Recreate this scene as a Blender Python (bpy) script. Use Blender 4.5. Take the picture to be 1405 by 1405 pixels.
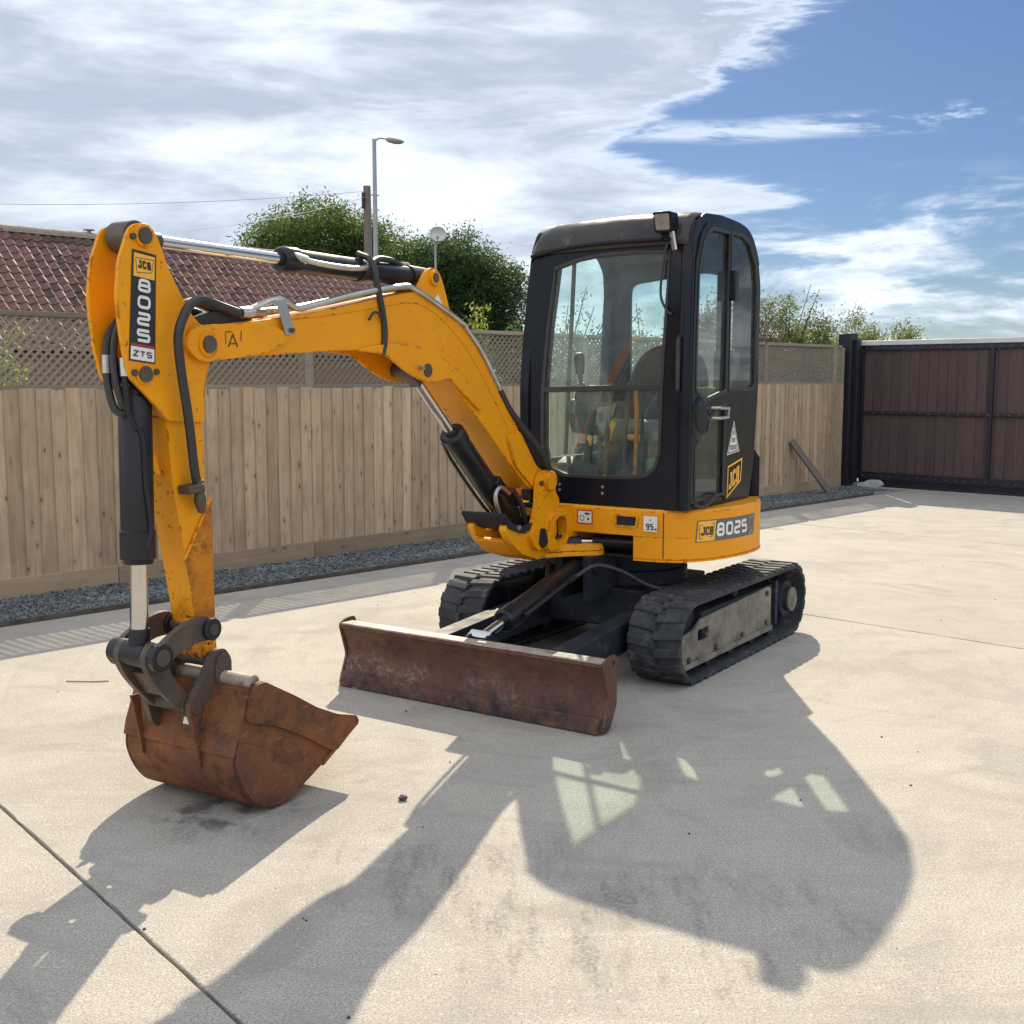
import bpy, bmesh, math, random
import numpy as np
from mathutils import Vector, Matrix
random.seed(7); RNG = np.random.default_rng(11)
R = math.radians
for o in list(bpy.data.objects): bpy.data.objects.remove(o)
SC = bpy.context.scene
COL = SC.collection
# ------------------------------------------------------------------ camera
cam = bpy.data.objects.new('camera', bpy.data.cameras.new('camera')); COL.objects.link(cam)
cam.location = (0, 0, 1.55)
cam.rotation_euler = (R(90) - math.atan(182/1580.0), 0, 0)
cam.data.sensor_width = 36.0; cam.data.lens = 36.0*1580/1405
cam.data.clip_start = 0.05; cam.data.clip_end = 3000
SC.camera = cam
SC.render.resolution_x = 1024; SC.render.resolution_y = 1024
SC.render.engine = 'CYCLES'
SC.view_settings.view_transform = 'Standard'; SC.view_settings.look = 'None'
SC.view_settings.gamma = 1.0; SC.view_settings.exposure = 1.18
SUN_AZ, SUN_EL = 88.8, 37.4          # direction towards the sun, degrees from +X / above horizon
# ------------------------------------------------------------------ sky
W = bpy.data.worlds.new('World'); SC.world = W; W.use_nodes = True
def sky():
    nt = W.node_tree; N = nt.nodes; Lk = nt.links; N.clear()
    def nd(t, **k):
        n = N.new(t)
        for a, b in k.items(): setattr(n, a, b)
        return n
    def M(op, a, b=None, c=None, clamp=False):
        n = nd('ShaderNodeMath', operation=op); n.use_clamp = clamp
        for i, v in enumerate((a, b, c)):
            if v is None: continue
            if isinstance(v, (int, float)): n.inputs[i].default_value = v
            else: Lk.new(v, n.inputs[i])
        return n.outputs[0]
    def ss(v, a, b):
        n = nd('ShaderNodeMapRange', interpolation_type='SMOOTHSTEP')
        Lk.new(v, n.inputs[0]); n.inputs[1].default_value = a; n.inputs[2].default_value = b
        return n.outputs[0]
    tc = nd('ShaderNodeTexCoord'); sep = nd('ShaderNodeSeparateXYZ'); Lk.new(tc.outputs['Generated'], sep.inputs[0])
    X, Y, Z = sep.outputs
    def noise(sx, sz, detail, rough, off=0.0, dist=0.0):
        c = nd('ShaderNodeCombineXYZ')
        Lk.new(M('MULTIPLY_ADD', X, sx, off), c.inputs[0]); Lk.new(M('MULTIPLY', Y, sx), c.inputs[1]); Lk.new(M('MULTIPLY', Z, sz), c.inputs[2])
        n = nd('ShaderNodeTexNoise'); n.inputs['Scale'].default_value = 1.0; n.inputs['Detail'].default_value = detail
        n.inputs['Roughness'].default_value = rough; n.inputs['Distortion'].default_value = dist
        Lk.new(c.outputs[0], n.inputs['Vector']); return n.outputs[0]
    st = nd('ShaderNodeTexSky', sky_type='NISHITA'); st.sun_disc = False
    st.sun_elevation = R(SUN_EL); st.sun_rotation = R(90 - SUN_AZ)
    st.altitude = 0; st.air_density = 1.0; st.dust_density = 0.35; st.ozone_density = 2.2
    n1 = noise(5.0, 21.0, 6, 0.62, 3.1, 0.35)
    n2 = noise(2.2, 9.0, 5, 0.55, 9.4, 0.2)
    n3 = noise(10.0, 58.0, 5, 0.6, 1.7, 0.4)
    # cloud bank to the left; its edge wanders
    edge = M('ADD', M('MULTIPLY_ADD', n2, 0.30, -0.15), M('ADD', M('MULTIPLY_ADD', n1, 0.34, -0.17), M('MULTIPLY_ADD', n3, 0.16, -0.08)))
    edge = M('ADD', edge, M('ADD', M('MULTIPLY', ss(Z, 0.19, 0.25), -0.13), M('MULTIPLY', ss(M('ABSOLUTE', M('ADD', Z, -0.15)), 0.035, 0.0), -0.12)))
    # bank extended unseen overhead and behind the camera, added for fill light; the blue gap lies ahead to the right
    gap = M('ADD', M('MULTIPLY', ss(Y, 0.75, 0.1), -0.75), M('MULTIPLY', ss(Z, 0.36, 0.6), -0.5))
    bank = ss(M('ADD', M('ADD', X, edge), gap), 0.13, 0.04)
    # streaky low cloud all round, thinner with height
    low = ss(Z, 0.175, 0.125)
    streak = M('ADD', M('MULTIPLY', n3, 0.55), M('MULTIPLY', n1, 0.5))
    streak = ss(streak, 0.47, 0.60)
    lowc = M('MULTIPLY', low, streak)
    haze = M('MULTIPLY', ss(Z, 0.085, 0.0), 0.55)
    # one thin wisp layer
    wl = M('MULTIPLY', ss(M('ABSOLUTE', M('ADD', Z, M('MULTIPLY_ADD', n2, 0.04, -0.222))), 0.012, 0.002), ss(n1, 0.50, 0.58))
    mask = M('MAXIMUM', M('MAXIMUM', bank, lowc), M('MAXIMUM', M('MULTIPLY', haze, 1.0), M('MULTIPLY', wl, 0.75)))
    mask = M('MULTIPLY', mask, ss(M('ADD', M('MULTIPLY', bank, 0.35), n1), 0.42, 0.66), clamp=True)
    # shade inside the bank: thick parts grey-blue, edges and thin parts white; unseen rear cloud kept white for fill
    thick = M('MULTIPLY', ss(M('ADD', M('MULTIPLY', n2, 0.7), M('MULTIPLY', n1, 0.5)), 0.45, 0.68), M('MULTIPLY', ss(bank, 0.55, 1.0), ss(Y, -0.2, 0.5)))
    thick2 = M('MULTIPLY', ss(n3, 0.5, 0.75), 0.35)
    sh = M('MAXIMUM', thick, M('MULTIPLY', thick2, lowc))
    cc = nd('ShaderNodeMix', data_type='RGBA'); Lk.new(sh, cc.inputs[0])
    cc.inputs[6].default_value = (6.3, 6.8, 7.5, 1); cc.inputs[7].default_value = (3.1, 3.6, 4.4, 1)
    tint = nd('ShaderNodeMix', data_type='RGBA', blend_type='MULTIPLY'); tint.inputs[0].default_value = 1.0; Lk.new(st.outputs[0], tint.inputs[6]); tint.inputs[7].default_value = (0.24, 0.30, 0.395, 1)
    mx = nd('ShaderNodeMix', data_type='RGBA'); Lk.new(mask, mx.inputs[0]); Lk.new(tint.outputs[2], mx.inputs[6]); Lk.new(cc.outputs[2], mx.inputs[7])
    bg = nd('ShaderNodeBackground'); bg.inputs[1].default_value = 0.075; Lk.new(mx.outputs[2], bg.inputs[0])
    out = nd('ShaderNodeOutputWorld'); Lk.new(bg.outputs[0], out.inputs[0])
sky()
# ------------------------------------------------------------------ sun
sl = bpy.data.lights.new('sun', 'SUN'); sl.energy = 3.05; sl.angle = R(0.53); sl.color = (1.0, 0.87, 0.66)
sun = bpy.data.objects.new('sun', sl); COL.objects.link(sun)
sd = Vector((math.cos(R(SUN_AZ))*math.cos(R(SUN_EL)), math.sin(R(SUN_AZ))*math.cos(R(SUN_EL)), math.sin(R(SUN_EL))))
sun.rotation_euler = (-sd).to_track_quat('-Z', 'Y').to_euler(); sun.location = (0, 10, 20)

# ------------------------------------------------------------------ materials
def mat(name, c1, c2=None, scale=6.0, rough=0.6, rv=0.1, metal=0.0, bump=0.0, bscale=60.0, detail=6, stretch=(1, 1, 1),
        c3=None, c3scale=2.0, c3lo=0.55, c3hi=0.7, spec=0.5, rnd=0.0, coat=0.0, ramp=(0.35, 0.65), c3detail=8, c3rough=0.65):
    m = bpy.data.materials.new(name); m.use_nodes = True
    nt = m.node_tree; N = nt.nodes; Lk = nt.links; b = N['Principled BSDF']
    tc = N.new('ShaderNodeTexCoord'); mp = N.new('ShaderNodeMapping'); mp.inputs['Scale'].default_value = stretch
    Lk.new(tc.outputs['Object'], mp.inputs[0])
    vec = mp.outputs[0]
    if rnd > 0:
        oi = N.new('ShaderNodeObjectInfo'); vm = N.new('ShaderNodeVectorMath'); vm.operation = 'MULTIPLY_ADD'
        cb = N.new('ShaderNodeCombineXYZ')
        for i in range(3): Lk.new(oi.outputs['Random'], cb.inputs[i])
        Lk.new(cb.outputs[0], vm.inputs[0]); vm.inputs[1].default_value = (37, 91, 53); Lk.new(vec, vm.inputs[2]); vec = vm.outputs[0]
    def nz(s, d, r=0.6):
        n = N.new('ShaderNodeTexNoise'); n.inputs['Scale'].default_value = s; n.inputs['Detail'].default_value = d
        n.inputs['Roughness'].default_value = r; Lk.new(vec, n.inputs['Vector']); return n.outputs[0]
    def rng(v, a, c, d=0.0, e=1.0):
        n = N.new('ShaderNodeMapRange'); Lk.new(v, n.inputs[0])
        for i, q in enumerate((a, c, d, e)): n.inputs[i+1].default_value = q
        return n.outputs[0]
    def mix(f, a, c):
        n = N.new('ShaderNodeMix'); n.data_type = 'RGBA'; Lk.new(f, n.inputs[0])
        for i, q in ((6, a), (7, c)):
            if isinstance(q, tuple): n.inputs[i].default_value = (*q, 1)
            else: Lk.new(q, n.inputs[i])
        return n.outputs[2]
    c2 = c2 or tuple(x*0.8 for x in c1)
    n0 = nz(scale, detail); col = mix(rng(n0, *ramp), c1, c2)
    if c3: 
        f3 = rng(nz(c3scale, c3detail, c3rough), c3lo, c3hi); col = mix(f3, col, c3)
    if rnd > 0:
        hs = N.new('ShaderNodeHueSaturation'); Lk.new(col, hs.inputs['Color']); Lk.new(rng(oi.outputs['Random'], 0, 1, 1-rnd, 1+rnd), hs.inputs['Value']); col = hs.outputs[0]
    Lk.new(col, b.inputs['Base Color'])
    Lk.new(rng(n0, 0.3, 0.7, max(0.03, rough-rv), min(1, rough+rv)), b.inputs['Roughness'])
    b.inputs['Metallic'].default_value = metal; b.inputs['Specular IOR Level'].default_value = spec
    b.inputs['Coat Weight'].default_value = coat
    if bump > 0:
        bp = N.new('ShaderNodeBump'); bp.inputs['Strength'].default_value = bump; bp.inputs['Distance'].default_value = 0.01
        Lk.new(nz(bscale, 5), bp.inputs['Height']); Lk.new(bp.outputs[0], b.inputs['Normal'])
    m['_col'] = 1
    return m
def glass(name, tint, haze=0.03, dirt=0.06):
    m = bpy.data.materials.new(name); m.use_nodes = True; nt = m.node_tree; N = nt.nodes; Lk = nt.links; N.clear()
    out = N.new('ShaderNodeOutputMaterial'); tr = N.new('ShaderNodeBsdfTransparent'); tr.inputs[0].default_value = (*[math.sqrt(q) for q in tint], 1)
    gl = N.new('ShaderNodeBsdfGlossy'); gl.inputs['Roughness'].default_value = 0.02
    fr = N.new('ShaderNodeFresnel'); fr.inputs[0].default_value = 1.5
    df = N.new('ShaderNodeBsdfDiffuse'); df.inputs[0].default_value = (0.55, 0.57, 0.55, 1)
    tl = N.new('ShaderNodeBsdfTranslucent'); tl.inputs[0].default_value = (0.6, 0.62, 0.6, 1)
    ad = N.new('ShaderNodeMixShader'); ad.inputs[0].default_value = 0.5; Lk.new(df.outputs[0], ad.inputs[1]); Lk.new(tl.outputs[0], ad.inputs[2])
    tc = N.new('ShaderNodeTexCoord'); nz = N.new('ShaderNodeTexNoise'); nz.inputs['Scale'].default_value = 7; nz.inputs['Detail'].default_value = 9; nz.inputs['Roughness'].default_value = 0.75
    Lk.new(tc.outputs['Object'], nz.inputs[0])
    mr = N.new('ShaderNodeMapRange'); Lk.new(nz.outputs[0], mr.inputs[0]); mr.inputs[1].default_value = 0.35; mr.inputs[2].default_value = 0.75
    mr.inputs[3].default_value = haze; mr.inputs[4].default_value = haze + dirt
    m1 = N.new('ShaderNodeMixShader'); Lk.new(mr.outputs[0], m1.inputs[0]); Lk.new(tr.outputs[0], m1.inputs[1]); Lk.new(ad.outputs[0], m1.inputs[2])
    m2 = N.new('ShaderNodeMixShader'); Lk.new(fr.outputs[0], m2.inputs[0]); Lk.new(m1.outputs[0], m2.inputs[1]); Lk.new(gl.outputs[0], m2.inputs[2])
    gg = N.new('ShaderNodeNewGeometry'); fm = N.new('ShaderNodeMath'); fm.operation = 'MULTIPLY'; inv = N.new('ShaderNodeMath'); inv.operation = 'SUBTRACT'; inv.inputs[0].default_value = 1.0; Lk.new(gg.outputs['Backfacing'], inv.inputs[1])
    Lk.new(fr.outputs[0], fm.inputs[0]); Lk.new(inv.outputs[0], fm.inputs[1]); Lk.new(fm.outputs[0], m2.inputs[0])
    Lk.new(m2.outputs[0], out.inputs[0]); return m
def leafmat(name, c1, c2, trans=0.45):
    m = bpy.data.materials.new(name); m.use_nodes = True; nt = m.node_tree; N = nt.nodes; Lk = nt.links; N.clear()
    out = N.new('ShaderNodeOutputMaterial'); g = N.new('ShaderNodeNewGeometry')
    mx = N.new('ShaderNodeMix'); mx.data_type = 'RGBA'; Lk.new(g.outputs['Random Per Island'], mx.inputs[0]); mx.inputs[6].default_value = (*c1, 1); mx.inputs[7].default_value = (*c2, 1)
    b = N.new('ShaderNodeBsdfPrincipled'); Lk.new(mx.outputs[2], b.inputs['Base Color']); b.inputs['Roughness'].default_value = 0.55; b.inputs['Specular IOR Level'].default_value = 0.3
    t = N.new('ShaderNodeBsdfTranslucent'); hs = N.new('ShaderNodeHueSaturation'); hs.inputs['Value'].default_value = 1.9; hs.inputs['Hue'].default_value = 0.485; Lk.new(mx.outputs[2], hs.inputs['Color']); Lk.new(hs.outputs[0], t.inputs[0])
    ms = N.new('ShaderNodeMixShader'); ms.inputs[0].default_value = trans; Lk.new(b.outputs[0], ms.inputs[1]); Lk.new(t.outputs[0], ms.inputs[2]); Lk.new(ms.outputs[0], out.inputs[0])
    return m
# ------------------------------------------------------------------ mesh helpers
def V3(*a): return Vector(a)
def crom(pts, n=6, closed=False):
    P = [Vector(p) for p in pts]; out = []; k = len(P)
    rngs = range(k) if closed else range(k-1)
    for i in rngs:
        p0 = P[(i-1) % k] if closed or i > 0 else P[0]*2-P[1]
        p1 = P[i]; p2 = P[(i+1) % k]
        p3 = P[(i+2) % k] if closed or i+2 < k else P[-1]*2-P[-2]
        for j in range(n):
            t = j/n
            out.append(0.5*((2*p1)+(p2-p0)*t+(2*p0-5*p1+4*p2-p3)*t*t+(3*p1-p0-3*p2+p3)*t**3))
    if not closed: out.append(P[-1])
    return out
def rpoly(pts, r, n=4, closed=True):
    """round the corners of a 2D polygon"""
    P = [Vector(p) for p in pts]; k = len(P); out = []
    for i in range(k):
        if not closed and i in (0, k-1): out.append(P[i]); continue
        a, b, c = P[i-1], P[i], P[(i+1) % k]
        rr = r if not isinstance(r, (list, tuple)) else r[i]
        d1 = min(rr, (a-b).length*0.49); d2 = min(rr, (c-b).length*0.49)
        q0 = b+(a-b).normalized()*d1; q1 = b+(c-b).normalized()*d2
        for j in range(n+1):
            t = j/n; out.append((1-t)**2*q0+2*t*(1-t)*b+t*t*q1)
    return out
class MB:
    def __init__(s): s.v = []; s.f = []
    def add(s, vs, fs):
        o = len(s.v); s.v += [tuple(v) for v in vs]; s.f += [tuple(i+o for i in f) for f in fs]; return s
    def box(s, x0, x1, y0, y1, z0, z1, tf=None):
        vs = [(x, y, z) for x in (x0, x1) for y in (y0, y1) for z in (z0, z1)]
        if tf: vs = [tf(*v) for v in vs]
        return s.add(vs, [(0,1,3,2),(4,6,7,5),(0,4,5,1),(2,3,7,6),(0,2,6,4),(1,5,7,3)])
    def bar(s, p0, p1, w, h, up=(0, 0, 1)):
        p0, p1 = Vector(p0), Vector(p1); d = (p1-p0).normalized(); x = d.cross(Vector(up)).normalized(); y = x.cross(d)
        vs = [p+x*a*w/2+y*b*h/2 for p in (p0, p1) for a, b in ((-1,-1),(1,-1),(1,1),(-1,1))]
        return s.add(vs, [(0,1,2,3),(7,6,5,4),(0,4,5,1),(1,5,6,2),(2,6,7,3),(3,7,4,0)])
    def cyl(s, p0, p1, r0, r1=None, n=20, caps=True):
        return s.lathe(p0, p1, [(0, r0), (1, r1 if r1 is not None else r0)], n, caps)
    def lathe(s, p0, p1, prof, n=20, caps=True):
        p0, p1 = Vector(p0), Vector(p1); d = (p1-p0); dn = d.normalized()
        x = dn.orthogonal().normalized(); y = dn.cross(x); vs = []; fs = []
        for t, r in prof:
            for i in range(n):
                a = 2*math.pi*i/n; vs.append(p0+d*t+(x*math.cos(a)+y*math.sin(a))*r)
        m = len(prof)
        for j in range(m-1):
            for i in range(n):
                k = (i+1) % n; fs.append((j*n+i, j*n+k, (j+1)*n+k, (j+1)*n+i))
        if caps:
            fs.append(tuple(range(n-1, -1, -1))); fs.append(tuple((m-1)*n+i for i in range(n)))
        return s.add(vs, fs)
    def tube(s, path, r, n=8, caps=True, sm=0):
        P = crom(path, sm) if sm else [Vector(p) for p in path]
        rr = r if callable(r) else (lambda t: r)
        T = [(P[min(i+1, len(P)-1)]-P[max(i-1, 0)]).normalized() for i in range(len(P))]
        x = T[0].orthogonal().normalized(); vs = []; fs = []
        for i, p in enumerate(P):
            x = (x-T[i]*x.dot(T[i])).normalized(); y = T[i].cross(x); q = rr(i/(len(P)-1))
            vs += [p+(x*math.cos(2*math.pi*k/n)+y*math.sin(2*math.pi*k/n))*q for k in range(n)]
        for j in range(len(P)-1):
            for i in range(n):
                k = (i+1) % n; fs.append((j*n+i, j*n+k, (j+1)*n+k, (j+1)*n+i))
        if caps: fs.append(tuple(range(n-1, -1, -1))); fs.append(tuple((len(P)-1)*n+i for i in range(n)))
        return s.add(vs, fs)
    def prism(s, pts, fn, a, b, holes=()):
        """2D outline (with holes) extruded: fn(u, v, w), w from a to b"""
        bm = bmesh.new(); loops = []
        for lp in [pts]+list(holes):
            vs = [bm.verts.new((p[0], p[1], 0)) for p in lp]; loops.append(len(vs))
            for i in range(len(vs)): bm.edges.new((vs[i], vs[(i+1) % len(vs)]))
        bm.verts.index_update()
        n = len(bm.verts); co = [v.co.copy() for v in bm.verts]
        bmesh.ops.triangle_fill(bm, use_beauty=True, use_dissolve=False, edges=bm.edges[:])
        tri = [tuple(v.index for v in f.verts) for f in bm.faces]; bm.free()
        def ar(t): (x0,y0),(x1,y1),(x2,y2) = [(co[i].x, co[i].y) for i in t]; return (x1-x0)*(y2-y0)-(x2-x0)*(y1-y0)
        tri = [t if ar(t) > 0 else t[::-1] for t in tri]
        vs = [fn(c.x, c.y, a) for c in co]+[fn(c.x, c.y, b) for c in co]
        fs = [t[::-1] for t in tri]+[tuple(i+n for i in t) for t in tri]
        o = 0
        for li, k in enumerate(loops):
            sg = sum(co[o+i].x*co[o+(i+1) % k].y-co[o+(i+1) % k].x*co[o+i].y for i in range(k))
            for i in range(k):
                p, q = o+i, o+(i+1) % k
                if (sg > 0) == (li == 0): fs.append((p, q, q+n, p+n))
                else: fs.append((q, p, p+n, q+n))
            o += k
        return s.add(vs, fs)
    def loft(s, rings, cap0=True, cap1=True, closed=True):
        k = len(rings[0]); vs = [p for r in rings for p in r]; fs = []
        for j in range(len(rings)-1):
            for i in range(k if closed else k-1):
                q = (i+1) % k; fs.append((j*k+i, j*k+q, (j+1)*k+q, (j+1)*k+i))
        if cap0: fs.append(tuple(range(k-1, -1, -1)))
        if cap1: fs.append(tuple((len(rings)-1)*k+i for i in range(k)))
        return s.add(vs, fs)
    def ribbon(s, pts, w, fn, closed=False, lift=0.0):
        P = [Vector((p[0], p[1])) for p in pts]; k = len(P); vs = []
        for i in range(k):
            a = P[i-1] if (closed or i > 0) else None; c = P[(i+1) % k] if (closed or i < k-1) else None
            d1 = (P[i]-a).normalized() if a is not None else (c-P[i]).normalized()
            d2 = (c-P[i]).normalized() if c is not None else d1
            n1 = Vector((-d1.y, d1.x)); n2 = Vector((-d2.y, d2.x)); m = (n1+n2)
            m = m.normalized() if m.length > 1e-4 else n1
            L = w/2/max(0.35, m.dot(n1))
            for sg in (1, -1):
                q = P[i]+m*L*sg; vs.append(fn(q.x, q.y, lift))
        fs = [(2*i, 2*i+1, 2*((i+1) % k)+1, 2*((i+1) % k)) for i in range(k if closed else k-1)]
        return s.add(vs, fs)
def mesh_ob(name, mb, m, parent=None, smooth=35, bevel=0.0, seg=2, fix=True):
    me = bpy.data.meshes.new(name); me.from_pydata(mb.v, [], mb.f); me.update()
    if fix:
        bm = bmesh.new(); bm.from_mesh(me); bmesh.ops.recalc_face_normals(bm, faces=bm.faces[:]); bm.to_mesh(me); bm.free()
    if smooth:
        me.shade_smooth(); me.set_sharp_from_angle(angle=R(smooth))
    if m: me.materials.append(m)
    o = bpy.data.objects.new(name, me); COL.objects.link(o)
    if parent: o.parent = parent
    if bevel:
        b = o.modifiers.new('bevel', 'BEVEL'); b.width = bevel; b.segments = seg; b.limit_method = 'ANGLE'; b.angle_limit = R(38); b.harden_normals = False
        b.use_clamp_overlap = True
    return o
def empty(name, loc=(0, 0, 0), rz=0.0):
    o = bpy.data.objects.new(name, None); COL.objects.link(o); o.location = loc; o.rotation_euler = (0, 0, rz); o.empty_display_size = 0.2; return o
def tag(o, label, cat=None, kind=None, group=None):
    o['label'] = label
    if cat: o['category'] = cat
    if kind: o['kind'] = kind
    if group: o['group'] = group
    return o
def inst(name, src, parent, mtx=None, loc=None):
    o = bpy.data.objects.new(name, src); COL.objects.link(o); o.parent = parent
    if mtx is not None: o.matrix_local = mtx
    if loc is not None: o.location = loc
    return o
# lettering drawn as strokes on a unit cell (x 0..1, y 0..1)
def gl(*strokes): return strokes
GLY = {
 '0': [([(0,0),(1,0),(1,1),(0,1)], True)],
 '8': [([(0,0),(1,0),(1,.5),(0,.5)], True), ([(.06,.5),(.06,1),(.94,1),(.94,.5)], False)],
 '2': [([(0,1),(1,1),(1,.52),(0,.48),(0,0),(1,0)], False)],
 '5': [([(1,1),(0,1),(0,.55),(1,.55),(1,0),(0,0)], False)],
 '9': [([(1,.45),(0,.45),(0,1),(1,1),(1,0),(0,0)], False)],
 'J': [([(.35,1),(1,1),(1,0),(0,0),(0,.3)], False)],
 'C': [([(1,.72),(1,1),(0,1),(0,0),(1,0),(1,.28)], False)],
 'B': [([(0,0),(1,0),(1,.48),(0,.48)], True), ([(0.02,.5),(0.02,1),(.92,1),(.92,.5)], False)],
 'Z': [([(0,1),(1,1),(0,0),(1,0)], False)],
 'T': [([(0,1),(1,1)], False), ([(.5,.93),(.5,0)], False)],
 'S': [([(1,1),(0,1),(0,.52),(1,.48),(1,0),(0,0)], False)],
 'L': [([(0,1),(0,0),(.8,0)], False)],
 'd': [([(1,1),(1,0),(0,0),(0,.55),(1,.55)], False)],
 'A': [([(0,0),(.5,1),(1,0)], False), ([(.22,.36),(.78,.36)], False)],
 'v': [([(0,1),(.5,0),(1,1)], False)],
}
def word(mb, txt, x, y, w, h, gap, sw, fn, lift=0.0, slant=0.0, r=0.22):
    for ch in txt:
        for si, (pts, cl) in enumerate(GLY[ch]):
            q = [(x+sw/2+p[0]*(w-sw)+slant*p[1]*h, y+sw/2+p[1]*(h-sw)) for p in pts]
            if ch not in 'ZTAvL': q = rpoly([Vector(a) for a in q], (0.5*r if ch in '25S' else 0.4*r if ch in 'JB' else r)*min(w, h), 3, cl)
            mb.ribbon(q, sw, fn, cl, lift+0.0003*si)
        x += w+gap
    return x
# ------------------------------------------------------------------ setting materials
def mk(name):
    m = bpy.data.materials.new(name); m.use_nodes = True; nt = m.node_tree
    return m, nt.nodes, nt.links, nt.nodes['Principled BSDF']
class NT:
    """tiny node helper"""
    def __init__(s, N, Lk): s.N = N; s.L = Lk
    def put(s, sock, v):
        if isinstance(v, (int, float)): sock.default_value = v
        elif isinstance(v, tuple): sock.default_value = v if len(v) == len(sock.default_value) else (*v, 1)
        else: s.L.new(v, sock)
    def m(s, op, a, b=None, c=None, clamp=False):
        n = s.N.new('ShaderNodeMath'); n.operation = op; n.use_clamp = clamp
        for i, v in enumerate((a, b, c)):
            if v is not None: s.put(n.inputs[i], v)
        return n.outputs[0]
    def mapr(s, v, a, b, c=0.0, d=1.0, smooth=False):
        n = s.N.new('ShaderNodeMapRange'); s.put(n.inputs[0], v)
        if smooth: n.interpolation_type = 'SMOOTHSTEP'
        for i, q in enumerate((a, b, c, d)): n.inputs[i+1].default_value = q
        return n.outputs[0]
    def mix(s, f, a, b, mode='MIX'):
        n = s.N.new('ShaderNodeMix'); n.data_type = 'RGBA'; n.blend_type = mode
        s.put(n.inputs[0], f); s.put(n.inputs[6], a); s.put(n.inputs[7], b); return n.outputs[2]
    def coord(s, kind='Object', scale=(1, 1, 1), rot=(0, 0, 0), loc=(0, 0, 0)):
        t = s.N.new('ShaderNodeTexCoord'); mp = s.N.new('ShaderNodeMapping'); s.L.new(t.outputs[kind], mp.inputs[0])
        mp.inputs['Scale'].default_value = scale; mp.inputs['Rotation'].default_value = rot; mp.inputs['Location'].default_value = loc; return mp.outputs[0]
    def noise(s, vec, sc, d=6, r=0.6, dist=0.0):
        n = s.N.new('ShaderNodeTexNoise'); s.L.new(vec, n.inputs['Vector']); n.inputs['Scale'].default_value = sc; n.inputs['Detail'].default_value = d; n.inputs['Roughness'].default_value = r; n.inputs['Distortion'].default_value = dist; return n.outputs[0]
    def vor(s, vec, sc, feat='F1', out=0):
        n = s.N.new('ShaderNodeTexVoronoi'); n.feature = feat; s.L.new(vec, n.inputs['Vector']); n.inputs['Scale'].default_value = sc; return n.outputs[out]
    def bump(s, h, st, dist, nrm=None):
        n = s.N.new('ShaderNodeBump'); n.inputs['Strength'].default_value = st; n.inputs['Distance'].default_value = dist; s.L.new(h, n.inputs['Height'])
        if nrm is not None: s.L.new(nrm, n.inputs['Normal'])
        return n.outputs[0]
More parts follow.
